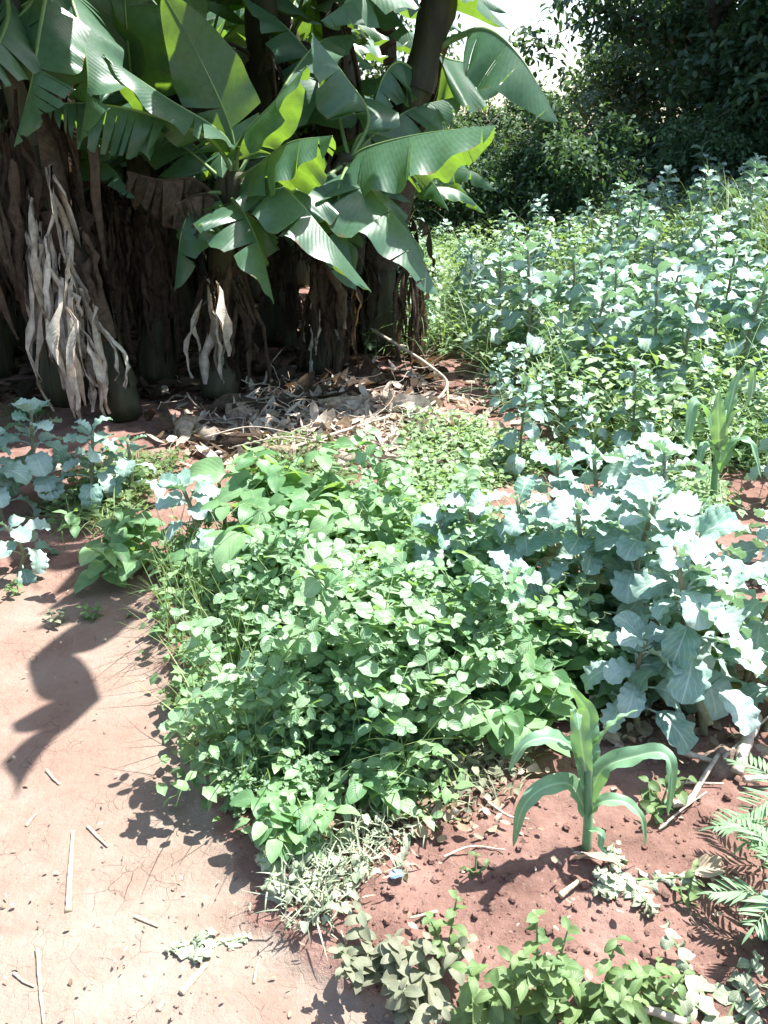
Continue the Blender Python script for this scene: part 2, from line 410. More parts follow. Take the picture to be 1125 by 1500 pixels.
def blades(o, az, el, bend, L, W, prof, n=6, m=4, fold=.25, roll=0., wave=0., wf=3., lobes=0., lf=4.):
    o = np.atleast_2d(np.asarray(o, float)); K = len(o)
    f = lambda q: np.broadcast_to(np.asarray(q, float), (K,))
    az, el, bend, L, W, fold, roll, wave, wf = map(f, (az, el, bend, L, W, fold, roll, wave, wf))
    t = np.linspace(0, 1, n + 1); s = np.linspace(-1, 1, m + 1)
    th = el[:, None] - bend[:, None] * t
    tm = .5 * (th[:, 1:] + th[:, :-1])
    cx = np.concatenate([np.zeros((K, 1)), np.cumsum(np.cos(tm), 1)], 1) * (L / n)[:, None]
    cz = np.concatenate([np.zeros((K, 1)), np.cumsum(np.sin(tm), 1)], 1) * (L / n)[:, None]
    ph = rng.random(K) * 6.28
    w = W[:, None] * np.maximum(prof(t), .015)[None]
    if lobes:
        w = w * (1 - lobes * (.5 + .5 * np.cos(2 * pi * lf * t[None] + ph[:, None])) * sstep(0, .15, t))
    a = np.abs(s)
    yy = s[None, None] * w[..., None] * np.cos(fold)[:, None, None]
    hh = a[None, None] * w[..., None] * np.sin(fold)[:, None, None]
    hh = hh + wave[:, None, None] * W[:, None, None] * np.sin(2 * pi * wf[:, None, None] * t[None, :, None] + ph[:, None, None] + np.where(s > 0, 2.2, 0)[None, None]) * (a ** 1.5)[None, None] * np.minimum(1, w / W[:, None])[..., None]
    X = cx[..., None] - np.sin(th)[..., None] * hh
    Z = cz[..., None] + np.cos(th)[..., None] * hh
    cr, sr = np.cos(roll)[:, None, None], np.sin(roll)[:, None, None]
    Y2, Z2 = yy * cr - Z * sr, yy * sr + Z * cr
    ca, sa = np.cos(az)[:, None, None], np.sin(az)[:, None, None]
    out = np.stack([X * ca - Y2 * sa, X * sa + Y2 * ca, Z2], -1) + o[:, None, None]
    uu, vv = np.meshgrid(t, (s + 1) / 2, indexing='ij')
    return out, np.broadcast_to(np.stack([uu, vv], -1), (K, n + 1, m + 1, 2))


def add_blades(mb, *a, rnd=None, **k):
    g, uv = blades(*a, **k)
    mb.grid(g, uv, rng.random(len(g)) if rnd is None else rnd)


def spline(pts, n):
    pts = np.asarray(pts, float)
    if len(pts) == 2:
        return pts[0] + (pts[1] - pts[0]) * np.linspace(0, 1, n)[:, None]
    q = np.concatenate([[2 * pts[0] - pts[1]], pts, [2 * pts[-1] - pts[-2]]])
    u = np.linspace(0, len(pts) - 1 - 1e-6, n); i = u.astype(int); t = (u - i)[:, None]
    a, b, c, d = q[i], q[i + 1], q[i + 2], q[i + 3]
    return .5 * (2 * b + (c - a) * t + (2 * a - 5 * b + 4 * c - d) * t ** 2 + (3 * b - a - 3 * c + d) * t ** 3)


def big_leaf(parent, pts, W, fold=(30, 30), curl=(20, 20), petiole=.12, tears=0, tear_gap=.12, mat='banana', rib='banana_rib', name='leaf', rr=.013, up=(0, 0, 1), n=34, tip=.6, slant=.22, tear_fold=14, prof=None, ragged=0.0, label=None, wavy=.02, rib_name='midrib'):
    """a long leaf (banana, maize) about a midrib through the points; fold = how far each half hangs, right half first"""
    if mat == 'banana': tears = tears + int(rng.integers(1, 4))
    c = spline(pts, n + 1)
    T = np.gradient(c, axis=0); T /= np.linalg.norm(T, axis=1, keepdims=True)
    U = np.array(up, float)
    S = np.cross(T, U); S /= np.linalg.norm(S, axis=1, keepdims=True) + 1e-9
    Nn = np.cross(S, T)
    ln = np.linalg.norm(c[-1] - c[0])
    mb = MB()
    tt = np.linspace(0, 1, n + 1)
    pf = prof or (lambda t: np.clip(t / .10, 0, 1) ** .6 * np.clip((1 - t) / .5, 0, 1) ** tip * (1 - .12 * t))
    m = 5
    for sg, fo, cu in ((1, R(fold[0]), R(curl[0])), (-1, R(fold[1]), R(curl[1]))):
        cuts = [petiole] + sorted(petiole + (1 - petiole) * (rng.random(tears) * .9 + .05)) + [1.0]
        for a, b in zip(cuts[:-1], cuts[1:]):
            if b - a < .004: continue
            k = max(2, int(round((b - a) * n)) + 1)
            ts = np.linspace(a, b, k)
            ci = np.stack([np.interp(ts, tt, c[:, q]) for q in range(3)], -1)
            Ti = np.stack([np.interp(ts, tt, T[:, q]) for q in range(3)], -1)
            Si = np.stack([np.interp(ts, tt, S[:, q]) for q in range(3)], -1) * sg
            Ni = np.stack([np.interp(ts, tt, Nn[:, q]) for q in range(3)], -1)
            w = W * np.maximum(pf((ts - petiole) / (1 - petiole)), .02)
            if ragged: w = w * (1 - ragged * rng.random())
            df = R(tear_fold) * (rng.random() * 2 - 1) if tears else 0
            mid = .5 * (a + b)
            rows = [ci]
            pos = ci.copy()
            for j in range(1, m + 1):
                sfr = (j - .5) / m
                ang = fo + (cu + df * 1.5) * sfr + df * .3
                ang = ang + wavy * 9 * np.sin(ts * 31 + sg + W * 50) * sfr
                d = np.cos(ang)[:, None] * Si - np.sin(ang)[:, None] * Ni + slant * Ti
                d /= np.linalg.norm(d, axis=1, keepdims=True)
                pos = pos + d * (w / m)[:, None]
                q = pos
                if tears:
                    sf = j / m
                    pull = tear_gap * sf ** 1.5 * (ts - mid)[:, None] * -1
                    q = pos + Ti * pull * np.linalg.norm(np.diff(c, axis=0), axis=1).sum()
                rows.append(q)
            g = np.stack(rows, 1)
            uu = np.broadcast_to(ts[:, None], (k, m + 1)); vv = np.broadcast_to(.5 + .5 * sg * np.linspace(0, 1, m + 1)[None], (k, m + 1))
            mb.grid(g if sg > 0 else g[:, :], np.stack([uu, vv], -1), rng.random() * .5 + .25 if not tears else rng.random())
    o = mb.build(name, M[mat], parent)
    if label: o['label'] = label
    if rib:
        r = MB(); r.tube(c - Nn * rr * .4, rr * (1.15 - np.linspace(0, 1, n + 1) * .95), 6)
        v = world_loc(o); r.build(rib_name, M[rib], o)
    return o


def hanging_strips(parent, top, n, length, spread, width, mat='dead', name='dead_leaf'):
    """withered leaf hanging in shreds down a trunk: one part per withered leaf"""
    n = int(n * 2.4); width = width * .44
    for i in range(n):
        a = np.array(top) + (rng.random(3) - .5) * np.array(spread)
        l = length * (.45 + .8 * rng.random())
        az = rng.random() * 6.28
        k = 9
        t = np.linspace(0, 1, k)
        out = .10 * np.sin(t * pi * .8) * (rng.random() * .8 + .3)
        pts = np.stack([a[0] + np.cos(az) * out + .02 * np.cumsum(rng.normal(size=k)) * .6, a[1] + np.sin(az) * out + .02 * np.cumsum(rng.normal(size=k)) * .6, a[2] - l * t], -1)
        tw = rng.random() * 6.28 + np.cumsum(rng.normal(size=k) * .35)
        w = width * (.5 + rng.random()) * (np.sin(t * pi * .85 + .25)) * (1 + .25 * rng.normal(size=k))
        m = 5; s = np.linspace(-1, 1, m)
        curl = 1.0 + rng.random() * 1.2
        ax = np.stack([np.cos(tw), np.sin(tw), 0 * tw], -1); bx = np.stack([-np.sin(tw), np.cos(tw), 0 * tw], -1)
        th = s * curl
        g = pts[:, None] + w[:, None, None] * (np.sin(th)[None, :, None] * ax[:, None] + (1 - np.cos(th))[None, :, None] * bx[:, None] * .9)
        g = g + rng.normal(size=g.shape) * .006
        mb = MB(); mb.grid(g, rnd=rng.random()); mb.build(name, M[mat], parent)


def pseudostem(parent, pts, r0, r1, name='pseudostem'):
    c = spline(pts, 26); t = np.linspace(0, 1, 26)
    mb = MB(); rad = r0 + (r1 - r0) * t + .012 * np.sin(t * 23) * r0 / .1
    mb.tube(c, rad, 14, jitter=.05)
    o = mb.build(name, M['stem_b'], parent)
    # overlapping leaf sheaths wrap the trunk
    for i in range(5):
        a = i * 2.4 + rng.random(); z0 = int(2 + i * 3.6); z1 = min(25, z0 + 9)
        k = z1 - z0; m = 7
        T = np.gradient(c, axis=0)[z0:z1]; T /= np.linalg.norm(T, axis=1, keepdims=True)
        S = np.cross(T, [1, .2, .1]); S /= np.linalg.norm(S, axis=1, keepdims=True); Nn = np.cross(S, T)
        th = a + np.linspace(-1, 1, m)[None] * np.linspace(1.6, .5, k)[:, None]
        rr = (rad[z0:z1] * 1.06 + .010)[:, None] + .02 * np.linspace(0, 1, k)[:, None] ** 2
        g = c[z0:z1, None] + rr[..., None] * (np.cos(th)[..., None] * S[:, None] + np.sin(th)[..., None] * Nn[:, None])
        q = MB(); q.grid(g, rnd=rng.random()); q.build('dry_sheath', M['dead'] if i % 2 else M['stem_b'], parent)
    return o


# ------------------------------------------------------------------ banana plants of the front clump
grp_b = 'banana plants of the clump'
B = lambda *l: [P(*q) for q in l]

# leaning trunk on the left
b1 = thing('banana_plant', GZ(185, 612), 'leaning banana plant wrapped in pale dead leaves, behind the shaded kale', 'banana plant', grp_b)
base = np.array(b1.location)
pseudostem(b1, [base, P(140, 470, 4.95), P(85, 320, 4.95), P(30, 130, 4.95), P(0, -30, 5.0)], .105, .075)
hanging_strips(b1, P(62, 300, 4.8), 7, .75, (.22, .15, .5), .055, 'dead_pale')
hanging_strips(b1, P(85, 400, 4.7), 7, .70, (.25, .15, .4), .06, 'dead_pale')
hanging_strips(b1, P(120, 470, 4.75), 5, .55, (.2, .15, .3), .05, 'dead_pale')
hanging_strips(b1, P(15, 200, 4.8), 8, .9, (.35, .2, .5), .06, 'dead')
hanging_strips(b1, P(105, 330, 4.9), 5, .6, (.2, .2, .4), .05, 'dead')
big_leaf(b1, B((8, -20, 5.0), (10, 30, 4.7), (-30, 120, 4.3)), .26, (40, 50), tears=4)
big_leaf(b1, B((0, -30, 5.0), (-80, -90, 5.0), (-260, -40, 4.9)), .30, (30, 30), tears=6)
big_leaf(b1, B((0, -30, 5.0), (60, -260, 5.2), (130, -330, 5.0), (230, -300, 4.6)), .30, (25, 25), tears=5)
big_leaf(b1, B((0, -30, 5.0), (-60, -300, 4.8), (-120, -380, 4.2)), .30, (25, 25), tears=5)
# the leaf that throws its torn shadow across the path (out of the photo, overhead)
big_leaf(b1, [P(0, -30, 5.0), np.array([-1.25, 4.45, 3.0]), np.array([-.55, 4.0, 2.95]), np.array([-.06, 3.45, 2.75]), np.array([-.04, 2.2, 2.33])], .52, (14, 62), (22, 20), tears=13, tear_gap=.85, tear_fold=5, slant=.85, wavy=0)

for q in ([(-1.5, 4.85, 3.2), (-.8, 4.6, 3.3), (.0, 4.35, 3.0)], [(-1.5, 4.6, 3.1), (-.8, 4.15, 3.2), (-.1, 3.85, 2.95)], [(-1.5, 4.5, 3.0), (-1.0, 3.9, 3.05), (-.4, 3.5, 2.8)], [(-1.6, 4.4, 2.9), (-1.3, 3.8, 2.9), (-1.0, 3.35, 2.6)], [(-1.9, 4.3, 2.9), (-1.8, 3.8, 2.9), (-1.6, 3.3, 2.6)], [(-1.4, 4.9, 3.5), (-.6, 4.4, 3.6), (.05, 4.05, 3.3)]):  # unseen overhead leaves, added to cast shade on the kale at left
    big_leaf(b1, [P(0, -30, 5.0)] + [np.array(a) for a in q], .38, (18, 18), (25, 25), tears=3, tear_gap=.1)

# central plant
b2 = thing('banana_plant', GZ(322, 583), 'banana plant with a broad drooping sunlit leaf, tallest crown of the clump', 'banana plant', grp_b)
base = np.array(b2.location)
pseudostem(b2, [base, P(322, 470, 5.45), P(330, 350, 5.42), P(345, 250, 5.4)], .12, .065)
cr = (346, 262, 5.4)
big_leaf(b2, B(cr, (338, 190, 5.38), (295, 90, 5.3), (235, -20, 5.15)), .23, (6, 8), (8, 8), petiole=.12, up=(.35, -.93, .05), label='broad dark upright leaf')
big_leaf(b2, B(cr, (330, 200, 5.32), (240, 140, 5.1), (150, 78, 4.95)), .25, (48, 30), (20, 20), petiole=.2, tears=1)
big_leaf(b2, B(cr, (310, 205, 5.25), (215, 165, 5.05), (130, 150, 4.95), (66, 152, 4.9)), .28, (30, 62), (20, 22), petiole=.42, tears=9, tear_gap=.35, tear_fold=12, label='comb like leaf torn into strips')
big_leaf(b2, B(cr, (352, 205, 5.3), (400, 150, 5.1), (450, 95, 5.0)), .22, (38, 20), (25, 20), petiole=.15)
big_leaf(b2, B(cr, (375, 243, 5.2), (425, 208, 5.0), (487, 198, 4.85)), .33, (44, 30), (25, 20), petiole=.2, tears=2, tear_gap=.1)
big_leaf(b2, B((340, 290, 5.35), (348, 300, 5.1), (362, 318, 4.95), (385, 375, 4.85), (402, 445, 4.8)), .30, (16, 20), (18, 25), petiole=.15, tears=3, tear_gap=.22, up=(.25, .15, 1), label='drooping leaf half in sun')
big_leaf(b2, B((335, 270, 5.4), (270, 215, 5.6), (215, 180, 5.8), (150, 190, 5.9)), .25, (30, 30), tears=3)
big_leaf(b2, B((346, 262, 5.4), (420, 120, 5.9), (470, 60, 6.2), (520, 50, 6.5)), .24, (30, 30), tears=3)
for q in (((330, 300, 5.4), (285, 262, 5.3), (235, 262, 5.2), (185, 250, 5.1)),):
    big_leaf(b2, B(*q), .33, (60, 78), (18, 20), petiole=.2, tears=11, tear_gap=.45, tear_fold=20, mat='dead', rib='dead', name='dead_leaf', ragged=.3)
big_leaf(b2, B((335, 310, 5.35), (310, 285, 5.15), (285, 285, 5.05), (255, 300, 5.0)), .30, (55, 80), (20, 20), petiole=.15, tears=9, tear_gap=.5, tear_fold=24, mat='dead', rib='dead', name='dead_leaf', ragged=.3)
hanging_strips(b2, P(318, 400, 5.35), 9, .62, (.14, .12, .35), .055, 'dead')
hanging_strips(b2, P(310, 430, 5.28), 4, .55, (.1, .1, .2), .06, 'dead_pale')
hanging_strips(b2, P(345, 400, 5.4), 5, .6, (.12, .12, .3), .045, 'dead')

_keep, rng = rng, np.random.default_rng(77)
big_leaf(b2, B((348, 272, 5.4), (392, 262, 5.15), (428, 285, 5.0), (480, 345, 4.88), (545, 428, 4.82)), .30, (20, 24), (20, 24), petiole=.16, tears=1)
big_leaf(b2, B((338, 282, 5.4), (300, 285, 5.2), (268, 330, 5.08), (255, 425, 5.05)), .26, (22, 30), (20, 24), petiole=.18, tears=2)
rng = _keep

# third plant, skirt of dead leaves
b3 = thing('banana_plant', GZ(475, 548), 'banana plant skirted by brown dead leaves, holding a long drooping leaf', 'banana plant', grp_b)
base = np.array(b3.location)
Y3 = base[1]
pseudostem(b3, [base, P(480, 430, Y3), P(492, 320, Y3 - .05), P(510, 225, Y3 - .1)], .13, .07)
c3 = (512, 235, Y3 - .1)
big_leaf(b3, B(c3, (540, 170, 5.8), (505, 110, 5.7), (457, 48, 5.6)), .30, (32, 28), (20, 25), petiole=.2, up=(.2, -.5, 1))
big_leaf(b3, B(c3, (540, 215, 5.6), (620, 195, 5.4), (726, 183, 5.2)), .44, (38, 35), (14, 20), petiole=.2, tears=2, tear_gap=.06, tear_fold=4, label='pale sunlit leaf held level')
big_leaf(b3, B(c3, (520, 255, 5.55), (545, 280, 5.35), (600, 345, 5.15), (642, 432, 5.0)), .42, (14, 14), (18, 20), petiole=.16, tears=4, tear_gap=.1, tear_fold=8, up=(.1, .1, 1), label='long drooping leaf with one half in shade')
big_leaf(b3, B(c3, (500, 262, 5.5), (495, 285, 5.3), (505, 330, 5.15), (522, 425, 5.05)), .34, (22, 30), (24, 20), petiole=.16, tears=3, tear_gap=.12, up=(-.05, .05, 1))
big_leaf(b3, B(c3, (470, 262, 5.5), (440, 272, 5.25), (420, 300, 5.05), (425, 345, 4.95)), .32, (18, 18), (18, 20), petiole=.14, tears=1, up=(0, 0, 1))
big_leaf(b3, B(c3, (545, 200, 6.1), (600, 160, 6.35), (675, 140, 6.45)), .38, (40, 30), (20, 20), petiole=.2, tears=3, tear_gap=.15)
big_leaf(b3, B(c3, (530, 195, 6.1), (580, 205, 6.1), (610, 230, 6.0)), .34, (40, 30), (20, 20), petiole=.15)
big_leaf(b3, B(c3, (480, 120, 6.2), (420, 40, 6.3), (350, -10, 6.3)), .28, (30, 30), tears=2)
hanging_strips(b3, P(478, 390, Y3 - .12), 12, .70, (.16, .14, .35), .06, 'dead')
hanging_strips(b3, P(505, 400, Y3 - .1), 6, .6, (.12, .12, .3), .055, 'dead')
hanging_strips(b3, P(465, 450, Y3 - .12), 4, .5, (.1, .1, .2), .05, 'dead_pale')

# right hand plant whose trunk tops out against the sky
b4 = thing('banana_plant', GZ(548, 515), 'banana plant whose bare trunk rises against the sky, arching leaf over the field', 'banana plant', grp_b)
base = np.array(b4.location); Y4 = base[1]
pseudostem(b4, [base, P(560, 360, Y4), P(592, 200, Y4), P(625, 80, Y4), P(655, -40, Y4)], .15, .10)
big_leaf(b4, B((628, 75, Y4), (670, 52, Y4 - .1), (715, 42, Y4 - .3), (765, 85, Y4 - .5), (818, 178, Y4 - .6)), .36, (42, 40), (22, 22), petiole=.34, tears=3, tear_gap=.06, tear_fold=6, rr=.024, label='arching dark leaf with a yellowed tip')
big_leaf(b4, B((630, 70, Y4), (655, 85, Y4 + .1), (690, 95, Y4 + .25), (738, 128, Y4 + .25)), .42, (52, 40), (22, 22), petiole=.12)
big_leaf(b4, B((640, 10, Y4), (590, -60, Y4 - .2), (540, -20, Y4 - .5), (470, 30, Y4 - .7)), .34, (35, 35), (20, 20), tears=4)
big_leaf(b4, B((640, -20, Y4), (600, -160, Y4 + .1), (480, -200, Y4 + .2), (360, -120, Y4 + .2)), .36, (30, 30), (20, 20), tears=5)
big_leaf(b4, B((615, 110, Y4), (585, 90, Y4 - .2), (562, 110, Y4 - .3), (545, 160, Y4 - .4)), .30, (35, 45), (20, 20), tears=3)
hanging_strips(b4, P(602, 380, Y4 - .3), 6, .75, (.1, .1, .3), .05, 'dead')
hanging_strips(b4, P(540, 400, Y4 - .12), 5, .6, (.1, .1, .2), .06, 'dead')

# dark trunk at the back, with the upright translucent leaves
b5 = thing('banana_plant', GZ(232, 560), 'banana plant with upright yellow green leaves the sun shines through', 'banana plant', grp_b)
base = np.array(b5.location); Y5 = base[1]
pseudostem(b5, [base, P(225, 400, Y5), P(212, 250, Y5), P(200, 150, Y5)], .13, .08)
c5 = (200, 160, Y5)
big_leaf(b5, B(c5, (192, 110, Y5 - .15), (184, 20, Y5 - .25), (180, -80, Y5 - .2)), .34, (8, 8), (8, 10), petiole=.12, up=(0, 1, .25), label='upright yellow green leaf lit from behind')
big_leaf(b5, B(c5, (160, 90, Y5 - .1), (105, 10, Y5 - .1), (70, -70, Y5)), .32, (8, 12), (10, 10), petiole=.1, up=(.2, 1, .25), tears=2, tear_gap=.05)
big_leaf(b5, B(c5, (180, 130, Y5 + .1), (140, 130, Y5 + .1), (90, 175, Y5)), .30, (30, 40), tears=2)
big_leaf(b5, B(c5, (210, 160, Y5 - .4), (190, 150, Y5 - .55), (205, 175, Y5 - .7), (220, 235, Y5 - .75)), .26, (20, 20), tears=2)
hanging_strips(b5, P(215, 330, Y5 - .12), 9, .8, (.25, .15, .4), .05, 'dead')
hanging_strips(b5, P(165, 330, Y5 - .2), 8, .7, (.25, .2, .4), .05, 'dead')

# trunk at the far left edge
b6 = thing('banana_plant', GZ(95, 590), 'dark banana trunk standing upright beside the leaning one', 'banana plant', grp_b)
base = np.array(b6.location); Y6 = base[1]
pseudostem(b6, [base, P(90, 350, Y6), P(82, 150, Y6), P(78, -60, Y6)], .14, .09)
big_leaf(b6, B((78, -30, Y6), (40, 10, Y6 - .3), (15, 40, Y6 - .4), (-20, 110, Y6 - .5)), .30, (20, 20), tears=2)
big_leaf(b6, B((78, -60, Y6), (20, -150, Y6 - .1), (-140, -200, Y6 - .2), (-260, -120, Y6 - .3)), .32, (30, 30), tears=4)
big_leaf(b6, B((78, -60, Y6), (50, -180, Y6 - .5), (60, -200, Y6 - 1.1), (90, -120, Y6 - 1.8)), .30, (30, 30), tears=4)
big_leaf(b6, B((78, -40, Y6), (0, -80, Y6 - .1), (-90, -40, Y6), (-140, 60, Y6)), .30, (35, 35), tears=4)
big_leaf(b6, B((78, -60, Y6), (112, 20, Y6 - .25), (128, 110, Y6 - .4), (118, 205, Y6 - .45)), .26, (25, 25), tears=4, tear_gap=.2)
big_leaf(b6, B((78, -60, Y6), (60, 30, Y6 - .45), (45, 120, Y6 - .6), (20, 215, Y6 - .65)), .24, (25, 25), tears=5, tear_gap=.2)
big_leaf(b5, B(c5, (225, 60, Y5 + .3), (262, -20, Y5 + .4), (300, -90, Y5 + .4)), .26, (8, 8), (8, 8), petiole=.12, up=(0, 1, .25), tears=1)
hanging_strips(b6, P(60, 130, Y6 - .2), 8, .9, (.4, .2, .5), .06, 'dead')


def generic_banana(seed, H):
    global rng
    keep, rng = rng, np.random.default_rng(seed)
    t = thing('banana_plant', (0, 0, 0), 'banana plant in deep shade behind the front clump', 'banana plant', 'banana plants deep in the grove')
    lean = rng.normal(size=2) * .12
    top = np.array([lean[0], lean[1], H])
    pseudostem(t, [(0, 0, 0), (lean[0] * .3, lean[1] * .3, H * .5), top], .13, .075)
    nl = 9
    for i in range(nl):
        az = i * 2.4 + rng.random() * .5; L = 1.5 + .5 * rng.random(); e = .35 + .9 * (i / nl)
        d = np.array([cos(az), sin(az), 0])
        q = [top - np.array([0, 0, .1]), top + d * .25 * L + np.array([0, 0, .30 * L * e]), top + d * .62 * L + np.array([0, 0, .36 * L * e - .08]), top + d * (.98 - .1 * e) * L + np.array([0, 0, .2 * L * e - .45 * (1.2 - e)])]
        big_leaf(t, q, .30, (28 + 20 * rng.random(), 28 + 20 * rng.random()), (18, 18), petiole=.14, tears=int(rng.random() * 6), tear_gap=.15)
    for i in range(4):
        az = i * 1.7 + rng.random(); d = np.array([cos(az), sin(az), 0])
        z = H * (.72 + .2 * rng.random()); q0 = np.array([lean[0] * .8, lean[1] * .8, z])
        big_leaf(t, [q0, q0 + d * .3 + (0, 0, .1), q0 + d * .5 - (0, 0, .25), q0 + d * .52 - (0, 0, 1.0)], .22, (60, 60), (25, 25), petiole=.2, tears=7, tear_gap=.5, tear_fold=26, mat='dead', rib='dead', name='dead_leaf', ragged=.3)
    hanging_strips(t, (lean[0] * .5, lean[1] * .5, H * .62), 8, .8, (.25, .25, .5), .055)
    rng = keep
    return t


gb1, gb2 = generic_banana(3, 2.3), generic_banana(8, 2.75)
spots = [(-3.7, 4.3), (-4.0, 3.5), (-.55, 8.1), (-1.75, 7.3), (-3.0, 6.7), (-2.4, 8.6), (-3.9, 7.9), (-4.3, 5.9), (-1.0, 9.8), (-3.3, 10.2), (-5.4, 7.2), (-3.3, 4.9), (-2.9, 6.0), (-5.0, 9.6), (-.9, 6.9), (-.2, 7.3), (-2.6, 7.2), (-3.6, 6.0), (-.5, 11.5), (-2.0, 11.8), (-1.4, 9.0)]  # first entries stand out of view at left, added to darken the trunks
for i, (x, yv) in enumerate(spots):
    src = (gb1, gb2)[i % 2]
    loc = on(x, yv, -.02); rz = rng.random() * 6.28; s = .9 + .25 * rng.random()
    if i < 2:
        src.location = tuple(loc); src.rotation_euler = (0, 0, rz)
    else:
        dup(src, loc, rz, s)

for x, yv, s in ((-1.15, 6.0, .5), (-.75, 6.6, .42), (-2.0, 5.7, .5), (-1.5, 7.2, .6), (-.35, 6.4, .4), (-2.7, 6.4, .55), (-.55, 7.5, .6), (.1, 7.8, .5), (-1.0, 7.9, .7), (-2.4, 7.7, .7), (-1.8, 8.4, .7)):
    dup(gb2 if rng.random() < .5 else gb1, on(x, yv, -.02), rng.random() * 6.28, s, 'young banana sucker low in the shade between the trunks', 'banana suckers in the grove')


# ------------------------------------------------------------------ trees beyond the field
def tree_proto(name, label, seed, H, rad, zlo, nleaf, ll, mat, cat, group, trunk_r=.16, limbs=9):
    global rng
    keep, rng = rng, np.random.default_rng(seed)
    t = thing(name, (0, 0, 0), label, cat, group)
    tr = MB()
    c = spline([(0, 0, -.1), (rng.normal() * .1, rng.normal() * .1, H * .3), (rng.normal() * .3, rng.normal() * .3, H * .62), (rng.normal() * .3, rng.normal() * .3, H * .95)], 16)
    tr.tube(c, trunk_r * (1 - .85 * np.linspace(0, 1, 16)), 9, jitter=.06)
    tips = []
    for i in range(limbs):
        z = zlo + (H * .85 - zlo) * (i + .5) / limbs; k = min(15, int(z / H * 15)); a = i * 2.4 + rng.random()
        l = rad * (.6 + .4 * sin(pi * min(1, (z - zlo) / (H - zlo) + .25))) * (.75 + .35 * rng.random())
        d = np.array([cos(a), sin(a), .35 + .3 * rng.random()])
        q = spline([c[k], c[k] + d * l * .5 + rng.normal(size=3) * .1, c[k] + d * l + (0, 0, -.12 * l)], 9)
        tr.tube(q, trunk_r * .42 * (1 - .85 * np.linspace(0, 1, 9)), 5)
        tips += [q[j] for j in range(3, 9)]
        for _ in range(3):
            j = rng.integers(3, 8); e = q[j] + rng.normal(size=3) * np.array([.45, .45, .3]) * rad * .5
            tr.tube(spline([q[j], .5 * (q[j] + e) + rng.normal(size=3) * .05, e], 6), trunk_r * .14 * (1 - .8 * np.linspace(0, 1, 6)), 4)
            tips += [e, .5 * (e + q[j])]
    tr.build('trunk', M['bark'], t)
    tips = np.array(tips)
    nc = nleaf // 14
    cc = tips[rng.integers(0, len(tips), nc)] + rng.normal(size=(nc, 3)) * np.array([.34, .34, .26]) * rad * .42
    cc[:, 2] = np.maximum(cc[:, 2], zlo * .5 + .1)
    o = np.repeat(cc, 14, 0) + rng.normal(size=(nc * 14, 3)) * .10
    K = len(o)
    cl = np.repeat(rng.random(nc), 14)
    mb = MB()
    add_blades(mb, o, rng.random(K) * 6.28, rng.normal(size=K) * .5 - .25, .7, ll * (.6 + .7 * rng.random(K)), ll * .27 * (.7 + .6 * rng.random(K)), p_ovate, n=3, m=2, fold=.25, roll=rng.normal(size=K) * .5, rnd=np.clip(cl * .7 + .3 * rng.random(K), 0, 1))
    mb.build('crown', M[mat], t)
    rng = keep
    return t


g_t = 'trees of the dark wood beyond the field'
lab_t = 'tall dark leafy tree in the wood beyond the field'
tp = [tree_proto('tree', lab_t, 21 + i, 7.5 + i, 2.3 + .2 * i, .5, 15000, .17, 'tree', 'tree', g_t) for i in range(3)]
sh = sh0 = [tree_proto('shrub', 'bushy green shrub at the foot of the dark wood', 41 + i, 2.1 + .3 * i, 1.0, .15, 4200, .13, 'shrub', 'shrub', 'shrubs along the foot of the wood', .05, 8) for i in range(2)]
tspots = [(5.3, 14.8), (6.6, 13.6), (8.0, 13.2), (10.3, 13.6), (6.6, 16.2), (9.2, 16.5), (6.2, 18.4), (12.6, 15.0), (12.0, 18.5), (7.5, 19.2), (7.0, 22.0), (15.2, 17.0), (10.2, 20.5), (-2.2, 15.5), (-4.8, 14.0), (-7.5, 14.0), (-5.6, 17.5), (-9.5, 12.0), (-8.5, 17.0), (-1.0, 19.5)]
for i, (x, yv) in enumerate(tspots):
    loc = on(x, yv, -.05); rz = rng.random() * 6.28; s = .9 + .25 * rng.random()
    if i < 3:
        tp[i].location = tuple(loc); tp[i].rotation_euler = (0, 0, rz)
    else:
        dup(tp[i % 3], loc, rz, s)
for x, yv, s in ((-1.0, 24, 1.5), (1.0, 25, 1.2), (2.8, 24, 1.05), (4.4, 26, 1.15), (-3.2, 26, 1.8), (6.5, 27, 1.8)):
    dup(sh0[0], on(x, yv), rng.random() * 6, s, 'distant bushy tree in the gap between bananas and wood', 'distant trees in the gap')
# tree out at the side whose shade crosses the field
ov = thing('tree', on(8.0, 10.2, -.05), 'tall tree at the edge of the kale field, one long limb reaching over it', 'tree', 'tree beside the field')
tr = MB(); tr.tube(spline([(0, 0, -.1), (.1, 0, 2.5), (.3, .1, 5), (.8, .2, 8)], 14), np.linspace(.2, .08, 14), 9, jitter=.06)
limb = spline([(.15, .05, 3.6), (-1.6, -.5, 4.6), (-3.2, -1.0, 5.0), (-4.6, -1.6, 4.9)], 12); tr.tube(limb, np.linspace(.08, .02, 12), 6)
tr.build('trunk', M['bark'], ov, local=True)
n_ = 5200; cc = np.concatenate([rng.normal(size=(110, 3)) * (.48, .5, .25) + (-4.4, -1.5, 4.9), rng.normal(size=(260, 3)) * (.8, .8, .7) + (1.2, .3, 7.2)])
o = np.repeat(cc, 14, 0) + rng.normal(size=(370 * 14, 3)) * .1; K = len(o)
mb = MB(); add_blades(mb, o, rng.random(K) * 6.28, rng.normal(size=K) * .5 - .2, .7, .17 * (.6 + .7 * rng.random(K)), .045, p_ovate, n=3, m=2, fold=.25, roll=rng.normal(size=K) * .5)
mb.build('crown', M['tree'], ov, local=True)

